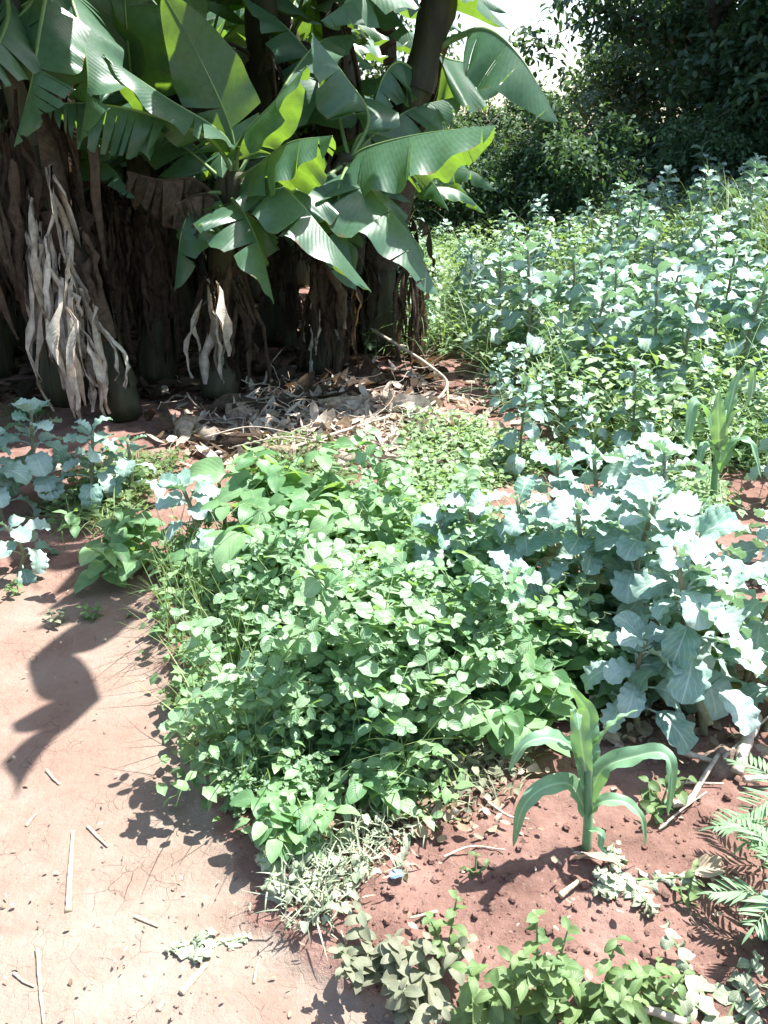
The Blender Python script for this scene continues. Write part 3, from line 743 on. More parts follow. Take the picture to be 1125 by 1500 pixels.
sspots = [(1.75, 12.0), (2.5, 11.9), (1.1, 12.4), (4.5, 12.6), (6.4, 12.3), (.3, 13.2), (2.7, 14.8), (1.5, 15.6), (-.8, 13.6), (-2.2, 12.6), (8.2, 12.0), (-3.8, 12.2)]
for i, (x, yv) in enumerate(sspots):
    loc = on(x, yv, -.03); rz = rng.random() * 6.28; s = (.72, .85, .7, .85)[i % 4] * (.8 if x > 4 else 1)
    if i < 2:
        sh[i].location = tuple(loc); sh[i].rotation_euler = (0, 0, rz); sh[i].scale = (s,) * 3
    else:
        dup(sh[i % 2], loc, rz, s)


# ------------------------------------------------------------------ kale
def kale(seed, H, nl, split, label, group=None, lean=(0, 0), size=1.0, n=10, m=6, lo=.3):
    global rng
    keep, rng = rng, np.random.default_rng(seed)
    t = thing('kale_plant', (0, 0, 0), label, 'kale plant', group)
    c = spline([(0, 0, -.03), (lean[0] * .35 + rng.normal() * .02, lean[1] * .35 + rng.normal() * .02, H * .45), (lean[0], lean[1], H * .93)], 14)
    st = MB(); st.tube(c, np.linspace(.0095, .0055, 14) * (.7 + .5 * size), 7, jitter=.12)
    st.build('stem', M['kale_stem'], t)
    fo = MB()
    for i in range(nl):
        u = (i + .5) / nl
        z = lo + (1 - lo) * u ** .75; k = min(13, int(z * 13))
        az = i * 2.4 + rng.random() * .7
        L = size * (.118 * (1 - .42 * u) + .028) * (.8 + .4 * rng.random()); W = L * (.40 + .10 * rng.random())
        pl = L * (.55 - .3 * u); e0 = .25 + 1.0 * u ** 1.5 + rng.normal() * .15
        a = c[k]; d = np.array([cos(az) * cos(e0), sin(az) * cos(e0), sin(e0)])
        e = a + d * pl
        mb = MB() if split else fo
        mb.tube(spline([a, .5 * (a + e) + (0, 0, .006), e], 4), [.0045 * size, .0038 * size, .0035 * size, .003 * size], 5, rnd=.9)
        g, uv = blades(e - d * .004, az, e0 - .25, .75 + .9 * rng.random() + .5 * (1 - u), L, W, p_kale, n=n, m=m, fold=.12 + .3 * rng.random(), roll=rng.normal() * .3, wave=.17, wf=3.5 + rng.random() * 2.2, lobes=.10 + .16 * rng.random(), lf=3.5 + 2 * rng.random())
        mb.grid(g, uv, rng.random())
        if split:
            old = rng.random() < .10 and u < .4
            q = mb.build('leaf', M['kale_old' if old else 'kale'], t)
            if old: q['label'] = 'yellowing leaf'
    if not split:
        fo.build('foliage', M['kale'], t)
    rng = keep
    return t


near = [  # base pixel, height, leaves, size, lean, label
    ((1036, 1075), .62, 16, 1.05, (-.16, .05), 'leggy kale plant with a bare woody stem leaning over dry sticks'),
    ((985, 1010), .60, 16, 1.05, (-.02, -.03), 'pale blue green kale plant just behind the small maize'),
    ((905, 975), .64, 18, 1.1, (.04, 0), 'tall pale kale plant in the thick of the near kale patch'),
    ((835, 950), .58, 16, 1.05, (-.03, 0), 'pale kale plant beside the pea vines, leaves nearly white in the sun'),
    ((765, 925), .55, 15, 1.0, (-.05, .02), 'kale plant where the near patch meets the bean leaves'),
    ((700, 905), .48, 14, .95, (-.05, 0), 'smaller kale plant half swallowed by pea and bean leaves'),
    ((940, 905), .68, 17, 1.1, (0, .02), 'tallest kale plant of the near patch, broad white lit leaves'),
    ((865, 880), .62, 16, 1.05, (-.05, 0), 'kale plant behind the tallest one, broad drooping lower leaves'),
    ((985, 925), .50, 15, 1.0, (.02, 0), 'kale plant on the bare soil side of the near patch'),
    ((1090, 1000), .38, 13, 1.0, (.03, 0), 'low kale plant at the outer edge of the near patch'),
    ((1120, 1070), .36, 9, .9, (.02, 0), 'stunted kale plant beside the thick dry stalk'),
    ((800, 860), .56, 14, .95, (0, 0), 'kale plant at the back of the near patch, toward the dry trash'),
    ((940, 1075), .34, 11, .95, (-.03, 0), 'squat kale plant between the maize and the leggy kale'),
    ((905, 800), .40, 12, .85, (0, 0), 'young kale plant on weedy ground behind the near patch'),
    ((935, 775), .40, 12, .9, (0, 0), 'young kale plant in front of the taller maize'),
    ((640, 900), .40, 11, .85, (0, 0), 'short kale plant standing in the pea vines'),
    ((735, 985), .40, 12, .9, (0, 0), 'kale plant low at the front of the near patch beside pea vines'),
    ((1122, 850), .28, 10, .85, (0, 0), 'kale plant on red soil beside the taller maize'),
]
for i, (bp, H, nl, sz, ln, lab) in enumerate(near):
    t = kale(100 + i, H, int(nl * 1.85), True, lab, 'kale plants of the near patch', ln, sz, n=16, m=6, lo=.2)
    q = GZ(*bp); t.location = tuple(q)

shade_k = [
    ((70, 735), .62, 15, 1.05, 'blue green kale plant in shade before the leaning banana trunk'),
    ((135, 745), .50, 13, 1.0, 'shaded kale plant with one broad leaf reaching over a pale branch'),
    ((5, 762), .5, 13, 1.0, 'shaded kale plant at the edge of the clump, by pale bare ground'),
    ((28, 838), .28, 8, .85, 'small shaded kale plant beside the path'),
    ((190, 735), .42, 9, .95, 'lone shaded kale plant under the fallen trunk end'),
    ((285, 830), .50, 14, .95, 'kale plant half in sun where the bean bed meets the shade'),
    ((330, 800), .42, 12, .9, 'shaded kale plant deep among bean leaves below the log'),
]
for i, (bp, H, nl, sz, lab) in enumerate(shade_k):
    t = kale(140 + i, H * .8, int(nl * 1.4), True, lab, 'kale plants in the shade', (rng.normal() * .04, rng.normal() * .04), sz * 1.05, n=16, m=6, lo=.15)
    t.location = tuple(GZ(*bp)); t.rotation_euler = (0, 0, rng.random() * 6)

lab_m = 'tall pale kale plant among the middle rows of the field'
kp = [kale(160 + i, .74 + .06 * i, 27, False, lab_m, 'kale plants of the middle rows', (rng.normal() * .06, rng.normal() * .06), 1.22, n=9, m=6, lo=.25) for i in range(4)]
lab_f = 'leafy kale plant in the far crowded part of the field'
cnt = 0
first = set()
pts = []
tries = 0
while len(pts) < 195 and tries < 40000:
    tries += 1
    yv = 4.3 + 8.0 * rng.random() ** .8; x = -.1 + (.7 * yv + .3) * rng.random()
    if x < .75 + .0 * yv and yv < 6.6: continue
    if yv < 5.2 and x < 1.25: continue
    if abs(x - 1.5) < .22 and abs(yv - 5.0) < .3: continue
    if yv > 11.2 and x < 3.2: continue
    if yv > 5.6 and x < .36 * yv and rng.random() < .84: continue
    dmin = .25 + .016 * yv
    if any((x - a) ** 2 + (yv - b) ** 2 < dmin * dmin for a, b in pts): continue
    pts.append((x, yv))
# plants picked out above the weeds in front
pts += [tuple(GZ(*q)[:2]) for q in ((735, 600), (770, 555), (815, 585), (850, 690), (890, 600), (790, 650), (955, 655), (720, 545), (1015, 625), (1115, 640), (925, 690), (850, 545), (760, 690), (985, 600), (1120, 740), (900, 740), (835, 630))]
big = [tuple(GZ(*q)[:2]) for q in ((945, 610), (1003, 615), (880, 575), (1062, 610), (905, 540), (1040, 560), (975, 570), (1110, 590), (850, 600))]
pts += big
for x, yv in sorted(pts, key=lambda q: q[1]):
    i = cnt % 4; loc = on(x, yv, -.01); rz = rng.random() * 6.28
    s = .62 + .52 * rng.random() + .12 * float(sstep(1, 5, x))
    if yv > 6 and x < 2.2: s *= .82
    if (x, yv) in big: s = 1.0 + .15 * rng.random()
    elif yv < 5.3: s *= .6
    far = yv > 7.5
    if cnt < 4:
        kp[i].location = tuple(loc); kp[i].rotation_euler = (0, 0, rz); kp[i].scale = (s,) * 3
    else:
        dup(kp[i], loc, rz, s, lab_f if far else lab_m, 'kale plants of the far field' if far else 'kale plants of the middle rows', tilt=(rng.normal() * .08, rng.normal() * .08))
    cnt += 1


# ------------------------------------------------------------------ bean, pea and potato bed
def trifoliate(mb, sb, a, az, pl, e0, L):
    d = np.array([cos(az) * cos(e0), sin(az) * cos(e0), sin(e0)])
    e = a + d * pl
    sb.tube(spline([a, .5 * (a + e) + (0, 0, .01), e], 4), .0017, 4)
    tip = e + np.array([cos(az), sin(az), .1]) * L * .22
    sb.tube([e, .5 * (e + tip), tip], .0014, 4)
    o = np.array([tip, e, e]); rz = np.array([az, az + 1.75, az - 1.75]) + rng.normal(size=3) * .12
    add_blades(mb, o, rz, rng.normal(size=3) * .25 + .05, .5 + .7 * rng.random(3), L * np.array([1.05, .95, .95]), L * np.array([.40, .38, .38]), p_heart, n=8, m=4, fold=.1 + .2 * rng.random(), roll=rng.normal(size=3) * .25, wave=.07, wf=1.6, rnd=np.clip(rng.random() + rng.normal(size=3) * .08, 0, 1))


def bean(seed, H, ns, L, label, group):
    global rng
    keep, rng = rng, np.random.default_rng(seed)
    t = thing('bean_plant', (0, 0, 0), label, 'bean plant', group)
    fo, st = MB(), MB()
    for s in range(ns):
        a = s * 2.4 + rng.random(); r = .07 + .09 * rng.random(); h = H * (.75 + .35 * rng.random())
        c = spline([(0, 0, -.02), (cos(a) * r * .5, sin(a) * r * .5, h * .5), (cos(a) * r, sin(a) * r, h)], 8)
        st.tube(c, np.linspace(.004, .002, 8), 5)
        for k in range(2, 8):
            trifoliate(fo, st, c[k], a + (k % 2) * 2.6 + rng.normal() * .7, .04 + .05 * rng.random(), .3 + .6 * rng.random(), L * (.75 + .45 * rng.random()) * (1 if k < 7 else .6))
    dr = MB(); nd = 5
    ro = np.stack([rng.normal(size=nd) * .07, rng.normal(size=nd) * .07, H * (.2 + .6 * rng.random(nd))], -1)
    add_blades(dr, ro, rng.random(nd) * 6.28, -.6 + rng.normal(size=nd) * .4, 1.2, L * .7, L * .26, p_heart, n=6, m=4, fold=.7, wave=.3)
    dr.build('dry_leaves', M['dry'], t)
    # thin runner that climbs out above the leaves
    for _ in range(2):
        a = rng.random() * 6.28; q = np.linspace(0, 1, 14)
        r_ = spline([(0, 0, 0), (cos(a) * .05, sin(a) * .05, H * .8), (cos(a + .5) * .12, sin(a + .5) * .12, H * 1.25), (cos(a + .8) * .24, sin(a + .8) * .24, H * 1.2 + .04 * rng.normal())], 14)
        st.tube(r_, .0022 - .0012 * q, 4, rnd=.9)
        trifoliate(fo, st, r_[11], a, .03, .5, L * .55)
    st.build('stalk', M['stalk'], t); fo.build('foliage', M['bean'], t)
    rng = keep
    return t


def potato(seed, H, ns, L, label, group):
    global rng
    keep, rng = rng, np.random.default_rng(seed)
    t = thing('potato_plant', (0, 0, 0), label, 'potato plant', group)
    fo, st = MB(), MB()
    for s in range(ns):
        a = s * 2.4 + rng.random(); r = .05 + .08 * rng.random(); h = H * (.7 + .4 * rng.random())
        c = spline([(0, 0, -.02), (cos(a) * r * .5, sin(a) * r * .5, h * .5), (cos(a) * r, sin(a) * r, h)], 7)
        st.tube(c, np.linspace(.0045, .002, 7), 5)
        for k in range(2, 7):
            az = a + k * 2.2 + rng.normal() * .4; l = .13 + .05 * rng.random(); e0 = .5 * rng.random() + .15
            rc = spline([c[k], c[k] + np.array([cos(az), sin(az), e0]) * l * .55, c[k] + np.array([cos(az), sin(az), e0 * .3]) * l], 6)
            st.tube(rc, .0014, 4)
            o = np.array([rc[5], rc[4], rc[4], rc[3], rc[3], rc[2], rc[2]])
            rz = az + np.array([0, 1.1, -1.1, 1.25, -1.25, 1.35, -1.35])
            add_blades(fo, o, rz, rng.normal(size=7) * .25, .6, L * np.array([1.2, 1, 1, .9, .9, .65, .65]), L * np.array([.42, .36, .36, .33, .33, .25, .25]), p_ovate, n=6, m=4, fold=.2, roll=rng.normal(size=7) * .25, wave=.06, wf=1.7)
    st.build('stalk', M['stalk'], t); fo.build('foliage', M['potato'], t)
    rng = keep
    return t


def pea(seed, H, ns, label, group):
    global rng
    keep, rng = rng, np.random.default_rng(seed)
    t = thing('pea_plant', (0, 0, 0), label, 'pea plant', group)
    fo, st = MB(), MB()
    for s in range(ns):
        a = s * 2.4 + rng.random(); r = .06 + .12 * rng.random(); h = H * (.75 + .4 * rng.random())
        w = rng.normal(size=(3, 2)) * .03
        c = spline([(0, 0, -.02), (cos(a) * r * .4 + w[0, 0], sin(a) * r * .4 + w[0, 1], h * .4), (cos(a) * r * .8 + w[1, 0], sin(a) * r * .8 + w[1, 1], h * .75), (cos(a) * r * 1.2 + w[2, 0], sin(a) * r * 1.2 + w[2, 1], h)], 12)
        st.tube(c, np.linspace(.003, .0018, 12), 5)
        for k in range(2, 12):
            if rng.random() < .22: continue
            az = a + (k % 2) * pi + rng.normal() * .6; l = .07 + .05 * rng.random()
            rc = spline([c[k], c[k] + np.array([cos(az), sin(az), .6]) * l * .5, c[k] + np.array([cos(az), sin(az), .55]) * l], 5)
            st.tube(rc, .0012, 4)
            o = np.array([c[k], c[k], rc[2], rc[2], rc[4], rc[4]])
            rz = az + np.array([.9, -.9, 1.2, -1.2, .9, -.9])
            add_blades(fo, o, rz, rng.normal(size=6) * .35 + .3, .5, .05 * np.array([1.2, 1.2, 1, 1, .85, .85]) * (.7 + .6 * rng.random()), .021 * np.array([1.25, 1.25, .95, .95, .8, .8]), p_oval, n=5, m=4, fold=.25, roll=rng.normal(size=6) * .4)
            if rng.random() < .6:
                q = np.linspace(0, 1, 16); ro = .012 * q
                tz = rc[4] + np.stack([cos(az) * .06 * q + ro * np.cos(q * 14), sin(az) * .06 * q + ro * np.sin(q * 14), .03 * q + ro * np.sin(q * 9)], -1)
                st.tube(tz, .0012, 3)
    st.build('stalk', M['stalk'], t); fo.build('foliage', M['pea'], t)
    rng = keep
    return t


lab_b = 'bean plant with broad three part leaves in the tangled green bed'
g_bn = 'bean plants in the green bed'
bp_ = [bean(200 + i, .21 + .05 * i, 4, .10 + .02 * i, lab_b, g_bn) for i in range(3)]
lab_p = 'pea vine with rounded leaves and tendrils in the tangled green bed'
g_p = 'pea plants in the green bed'
pp = [pea(220 + i, .28 + .07 * i, 6, lab_p, g_p) for i in range(3)]
tall_pea = pea(229, .50, 3, 'tall thin pea vine reaching above the tangled green bed', g_p)
lab_po = 'potato plant with many small leaflets along the path edge'
g_po = 'potato plants along the path edge'
po = [potato(240 + i, .24 + .03 * i, 5, .058, lab_po, g_po) for i in range(2)]
bean_px = [(400, 830), (460, 820), (520, 815), (590, 815), (650, 815), (430, 860), (500, 865), (570, 865), (640, 860), (365, 865), (400, 905), (465, 905), (615, 905), (665, 890), (345, 900), (700, 850), (380, 800), (545, 800), (610, 795), (480, 795), (440, 800), (690, 800), (735, 860), (320, 880), (375, 950), (690, 960), (300, 860), (345, 830), (690, 930), (650, 990), (720, 900)]
pea_px = [(440, 960), (510, 950), (575, 960), (630, 950), (470, 1010), (545, 1020), (605, 1030), (440, 1055), (495, 1075), (560, 1085), (615, 1090), (655, 1050), (420, 1000), (560, 905), (520, 1115), (465, 1110), (415, 1100), (370, 1160), (405, 1150), (435, 1170), (355, 1190), (345, 1160), (390, 1185), (590, 780), (520, 775), (660, 780)]
po_px = [(300, 905), (325, 935), (350, 965), (315, 960), (370, 1005), (345, 1000), (385, 1045), (370, 1080), (290, 890), (395, 1110), (345, 1045), (355, 1120), (320, 870)]
for src, lst, sc in ((bp_, bean_px, .86), (pp, pea_px, .84), (po, po_px, .86)):
    for i, q in enumerate(lst):
        loc = GZ(q[0] + rng.normal() * 8, q[1] + rng.normal() * 6); rz = rng.random() * 6.28; s = sc * (.62 + .42 * rng.random() + (.3 if rng.random() < .15 else 0))
        if q[1] > 1140: s = .5 + .12 * rng.random()
        ex = np.interp(q[1], [800, 870, 930, 1000, 1080, 1150, 1240], [215, 210, 235, 262, 290, 300, 330]); s *= float(np.clip((q[0] - ex) / 200, .45, 1))
        if i % 5 == 3: continue
        if i < len(src):
            src[i].location = tuple(loc); src[i].rotation_euler = (0, 0, rz); src[i].scale = (s,) * 3
        else:
            dup(src[i % len(src)], loc, rz, s, tilt=(rng.normal() * .1, rng.normal() * .1))
for i, q in enumerate([(430, 900), (500, 930), (560, 990), (470, 1060), (540, 1070), (610, 1010), (640, 930), (390, 960), (590, 870), (520, 850), (450, 830), (650, 1070), (420, 1110), (690, 870), (360, 900), (600, 1095), (340, 1120), (570, 800)]):
    loc = GZ(*q); s = .6 + .4 * rng.random() - (.25 if q[0] < 400 else 0); rz = rng.random() * 6.28
    if i == 0: tall_pea.location = tuple(loc); tall_pea.scale = (s,) * 3
    else: dup(tall_pea, loc, rz, s, tilt=(rng.normal() * .15, rng.normal() * .15))
# a few beans that stand apart
solo_b = [((760, 1085), .75, 'pale young bean plant with three part leaves left of the small maize'),
          ((185, 845), .85, 'bean plant with hanging leaves over the shaded path edge'),
          ((430, 1235), .5, 'low bean seedling on the path beside the wilted weed heap'),
          ((570, 1180), .5, 'wilting bean seedling on dry leaf trash below the pea vines')]
for q, s, lab in solo_b:
    dup(bp_[1], GZ(*q), rng.random() * 6, s, lab, 'bean plants standing apart')


lab_w = 'bean plant growing up through the near kale patch'
for i, q in enumerate([(760, 970), (820, 1000), (880, 1020), (940, 1000), (1000, 960), (730, 1010), (1060, 930), (690, 1040), (860, 930), (790, 905), (960, 960)]):
    dup((pp if i % 3 == 1 else bp_)[i % 3], GZ(*q), rng.random() * 6, .55 + .3 * rng.random(), 'pea vine growing up through the near kale patch' if i % 3 == 1 else lab_w, 'beans and peas among the near kale')


# ------------------------------------------------------------------ maize
def maize_leaf(t, pts, W, fold=(-28, -28), name='leaf', tip=1.0, up=(0, 0, 1), label=None):
    pr = lambda q: (.55 + .45 * np.clip(q / .25, 0, 1)) * np.clip(1 - q, 0, 1) ** .55
    return big_leaf(t, pts, W, fold, (18, 18), petiole=0.0, mat='maize', rib=None, name=name, n=24, prof=pr, slant=0.05, wavy=.055, up=up, label=label)


m1 = thing('maize_plant', GZ(860, 1243), 'small maize plant alone on bare red soil, throwing a dark shadow', 'maize plant')
b0 = np.array(m1.location); Ym = b0[1]
st = MB(); st.tube(spline([b0 - (0, 0, .03), P(862, 1190, Ym), P(862, 1120, Ym), P(860, 1085, Ym)], 10), np.linspace(.0125, .008, 10), 9)
st.build('stalk', M['maize'], m1)
maize_leaf(m1, [P(858, 1190, Ym), P(835, 1150, Ym), P(795, 1155, Ym - .03), P(765, 1185, Ym - .05), P(752, 1240, Ym - .06)], .031, up=(0, -.5, 1))
maize_leaf(m1, [P(858, 1150, Ym), P(845, 1105, Ym), P(810, 1082, Ym - .02), P(770, 1090, Ym - .03), P(745, 1130, Ym - .04)], .031, up=(0, -.3, 1))
maize_leaf(m1, [P(862, 1170, Ym), P(885, 1125, Ym - .01), P(930, 1108, Ym - .03), P(970, 1103, Ym - .05), P(984, 1130, Ym - .07), P(978, 1195, Ym - .09)], .031, up=(0, -.4, 1))
maize_leaf(m1, [P(860, 1140, Ym), P(860, 1090, Ym + .02), P(862, 1045, Ym + .03), P(835, 1005, Ym + .02)], .036, (-20, -20), up=(.1, 1, .3))
maize_leaf(m1, [P(862, 1150, Ym), P(880, 1085, Ym + .03), P(905, 1055, Ym + .05), P(935, 1040, Ym + .07)], .028, up=(-.3, .6, 1))
maize_leaf(m1, [P(858, 1130, Ym - .01), P(852, 1090, Ym - .02), P(848, 1050, Ym - .02), P(845, 1040, Ym - .06), P(848, 1070, Ym - .09)], .028, (-12, -12), up=(0, 1, .3))
maize_leaf(m1, [P(862, 1195, Ym), P(880, 1175, Ym - .02), P(915, 1175, Ym - .04), P(940, 1200, Ym - .05), P(945, 1240, Ym - .05)], .022, up=(0, -.3, 1))
maize_leaf(m1, [P(858, 1215, Ym), P(880, 1220, Ym - .04), P(880, 1240, Ym - .06), P(890, 1252, Ym - .07)], .012, up=(0, -.3, 1))

m2 = thing('maize_plant', GZ(1046, 745), 'taller maize plant with one yellow green leaf, among weeds and kale', 'maize plant')
b0 = np.array(m2.location); Ym = b0[1]
st = MB(); st.tube(spline([b0 - (0, 0, .03), P(1048, 690, Ym), P(1055, 640, Ym), P(1062, 600, Ym)], 10), np.linspace(.020, .009, 10), 8)
st.build('stalk', M['maize'], m2)
maize_leaf(m2, [P(1052, 660, Ym), P(1054, 640, Ym - .06), P(1052, 605, Ym - .10), P(1053, 572, Ym - .10)], .05, (-8, -8), up=(0, 1, .2), label='yellow green leaf lit from behind')
maize_leaf(m2, [P(1055, 650, Ym), P(1068, 600, Ym), P(1078, 560, Ym + .02), P(1092, 535, Ym + .04)], .04, up=(0, 1, .4))
maize_leaf(m2, [P(1050, 670, Ym), P(1035, 610, Ym), P(1018, 590, Ym - .04), P(1008, 640, Ym - .08), P(1012, 655, Ym - .1)], .04, up=(0, -.3, 1))
maize_leaf(m2, [P(1050, 690, Ym), P(1045, 660, Ym - .05), P(1030, 655, Ym - .12), P(1020, 700, Ym - .16)], .038, up=(0, -.3, 1))
maize_leaf(m2, [P(1056, 650, Ym), P(1075, 610, Ym), P(1098, 590, Ym), P(1104, 545, Ym), P(1100, 540, Ym - .04)], .036, up=(-.3, .6, 1))
maize_leaf(m2, [P(1052, 690, Ym), P(1075, 650, Ym), P(1100, 650, Ym - .05), P(1115, 700, Ym - .1)], .036, up=(0, -.3, 1))
# seedlings of maize in the weeds
for q, h, lab in (((850, 620), .3, 'thin maize seedling in the weeds behind the bare red soil'), ((1090, 680), .25, 'short maize seedling close behind the taller maize')):
    t = thing('maize_plant', GZ(*q), lab, 'maize plant'); b0 = np.array(t.location)
    st = MB(); st.tube([b0, b0 + (0, 0, h * .3), b0 + (0.01, 0, h * .5)], [.009, .007, .005], 6); st.build('stalk', M['maize'], t)
    for k in range(5):
        a = k * 2.5 + .3; d = np.array([cos(a), sin(a), 0])
        s0 = b0 + (0, 0, h * (.2 + .08 * k))
        maize_leaf(t, [s0, s0 + d * .05 + (0, 0, h * .3), s0 + d * .12 + (0, 0, h * .42), s0 + d * .22 + (0, 0, h * .25)], .018)


# ------------------------------------------------------------------ other weeds
def weed(seed, H, ns, L, ratio, prof, mat, name, label, cat, group=None, droop=.6, per=7, spread=.1, wave=.06, stem_mat='stalk', e_mean=.3, nn=6):
    global rng
    keep, rng = rng, np.random.default_rng(seed)
    t = thing(name, (0, 0, 0), label, cat, group)
    fo, st = MB(), MB()
    for s in range(ns):
        a = s * 2.4 + rng.random(); r = spread * (.3 + rng.random()); h = H * (.6 + .5 * rng.random())
        c = spline([(0, 0, -.02), (cos(a) * r * .6, sin(a) * r * .6, h * .55), (cos(a) * r, sin(a) * r, h)], 8)
        st.tube(c, np.linspace(.0035, .0018, 8), 5)
        k = np.linspace(1.5, 7, per).astype(int)
        o = np.repeat(c[k], 2, 0); q = len(o)
        az = np.repeat(a + np.arange(per) * 1.57, 2) + np.tile([0, pi], per) + rng.normal(size=q) * .35
        sz = np.repeat(np.linspace(1, .55, per), 2) * (.75 + .5 * rng.random(q))
        add_blades(fo, o, az, rng.normal(size=q) * .3 + e_mean, droop + .5 * rng.random(q), L * sz, L * ratio * sz, prof, n=nn, m=4, fold=.2, roll=rng.normal(size=q) * .3, wave=wave, wf=1.8)
    st.build('stalk', M[stem_mat], t); fo.build('foliage', M[mat], t)
    rng = keep
    return t


def put(t, px, py, s=1.0, rz=None):
    t.location = tuple(GZ(px, py)); t.scale = (s,) * 3; t.rotation_euler = (0, 0, rng.random() * 6.28 if rz is None else rz)
    return t


put(weed(301, .20, 4, .085, .30, p_lance, 'weed', 'weed', 'green weed with long pointed leaves beside the dusty grey weed on red soil', 'weed', droop=.9, spread=.09), 712, 1490, .9)
put(weed(302, .24, 3, .05, .42, p_ovate, 'weed', 'weed', 'upright weed with a rosette of rounded leaves, tallest at the near soil edge', 'weed', per=8, spread=.03), 790, 1495)
put(weed(303, .19, 6, .075, .33, p_lance, 'weed', 'weed', 'spreading mass of pointed green weed on the near red soil', 'weed', droop=.8, spread=.14), 868, 1505, .82)
put(weed(304, .17, 5, .075, .32, p_lance, 'weed', 'weed', 'spreading weed with slender leaves, outermost of the near green row', 'weed', droop=.9, spread=.12), 945, 1500, .8)
put(weed(305, .13, 6, .07, .36, p_ovate, 'grey_weed', 'grey_weed', 'dull grey green weed with dusty leaves between path and red soil', 'weed', droop=.7, spread=.11), 610, 1465, .8)
put(weed(306, .08, 5, .05, .36, p_ovate, 'grey_weed', 'grey_weed', 'low dusty weed flattened on the path end of the grey patch', 'weed', droop=.7, spread=.09), 545, 1420)
put(weed(307, .10, 3, .04, .42, p_ovate, 'weed', 'weed', 'small round leaved weed behind the dusty grey weed', 'weed', per=4, spread=.04), 655, 1395)
put(weed(308, .05, 4, .045, .36, p_ovate, 'weed', 'weed', 'small weed on the path inside the torn leaf shadow', 'weed', per=3, spread=.05), 140, 905)
put(weed(309, .05, 4, .035, .36, p_ovate, 'grey_weed', 'weed', 'tiny pale weed on the open path beside the shadow', 'weed', per=3, spread=.05), 85, 915)
put(weed(310, .07, 4, .045, .38, p_ovate, 'weed', 'weed', 'small weed on the path close to the bean bed edge', 'weed', per=4, spread=.05), 262, 1035)
put(weed(311, .06, 3, .04, .4, p_ovate, 'weed', 'weed', 'small weed half shaded at the corner of the path', 'weed', per=3, spread=.05), 25, 870)
put(weed(312, .04, 3, .03, .4, p_ovate, 'weed', 'weed', 'tiny seedling alone on the red soil before the maize', 'weed', per=2, spread=.03), 697, 1278)
put(weed(313, .06, 3, .045, .35, p_lance, 'weed', 'weed', 'small dark weed beside the wilted kale on the soil', 'weed', per=3, spread=.05), 1005, 1320)
put(weed(314, .10, 4, .055, .40, p_ovate, 'weed', 'weed', 'pale weed under the arching leaf of the small maize', 'weed', per=3, spread=.06), 965, 1185)
put(weed(315, .08, 5, .07, .42, p_heart, 'wilted', 'wilted_weed', 'wilting broad leaved weed on the path side of the weed heap', 'weed', droop=2.2, spread=.13, wave=.3, e_mean=0), 420, 1285).scale = (1, 1, .5)
put(weed(316, .05, 4, .05, .42, p_heart, 'wilted', 'wilted_weed', 'pulled up weed drying on the bare path', 'weed', droop=2.0, spread=.08, e_mean=-.2, wave=.3), 305, 1385).scale = (.9, .9, .35)
put(weed(317, .06, 5, .06, .45, p_heart, 'wilted', 'wilted_kale', 'wilted kale seedling lying by the foot of the small maize', 'kale plant', droop=1.8, spread=.13, e_mean=-.2, wave=.25), 915, 1285).scale = (1, 1, .45)
put(weed(318, .10, 6, .06, .40, p_ovate, 'wilted', 'wilted_kale', 'wilted pale kale shoot at the corner of the red soil', 'kale plant', droop=1.4, spread=.16, e_mean=0, wave=.25), 1060, 1500).scale = (1, 1, .7)
put(weed(319, .30, 3, .085, .42, p_kale, 'kale', 'kale_plant', 'pale kale shoot poking in over the red soil beside the feathery weed', 'kale plant', droop=1.1, spread=.05, wave=.15, stem_mat='kale_stem'), 1165, 1390)

# feathery weed on the right
def feathery(px, py, H, nf, label, seed):
    global rng
    keep, rng = rng, np.random.default_rng(seed)
    q0 = GZ(px, py)
    t = thing('feathery_weed', q0, label, 'weed', 'feathery weeds')
    st = MB(); st.tube(spline([(0, 0, -.02), (.01, .01, H * .5), (-.01, .0, H)], 8), np.linspace(.005, .003, 8), 6); st.build('stalk', M['stalk'], t, local=True)
    for i in range(nf):
        a = i * 2.4 + .4 + rng.normal() * .2; z = H * (.3 + .7 * (i + .5) / nf); l = .15 * (.8 + .4 * rng.random())
        e = .55 + .35 * (i / nf)
        c = spline([(0, 0, z), (cos(a) * l * .5, sin(a) * l * .5, z + l * .5 * e), (cos(a) * l, sin(a) * l, z + l * .25 * e)], 14)
        mb = MB(); mb.tube(c, np.linspace(.0018, .0007, 14), 4)
        k = np.arange(3, 14); o = np.repeat(c[k], 2, 0); n_ = len(o)
        az = a + np.tile([.75, -.75], len(k)); sz = np.repeat(np.sin(np.linspace(.5, 2.7, len(k))), 2)
        add_blades(mb, o, az, .1 + rng.normal(size=n_) * .12, .5, .062 * sz, .0055 * (.6 + .5 * sz), p_lance, n=4, m=2, fold=.2)
        add_blades(mb, c[-1:], a, -.3, .3, .05, .005, p_lance, n=4, m=2)
        mb.build('frond', M['feather'], t, local=True)
    rng = keep
    return t


feathery(1142, 1262, .17, 10, 'feathery leaved weed beside the dry stalks', 331)
feathery(1138, 1368, .15, 8, 'feathery leaved weed whose fronds cast a comb of shadow on red soil', 332)


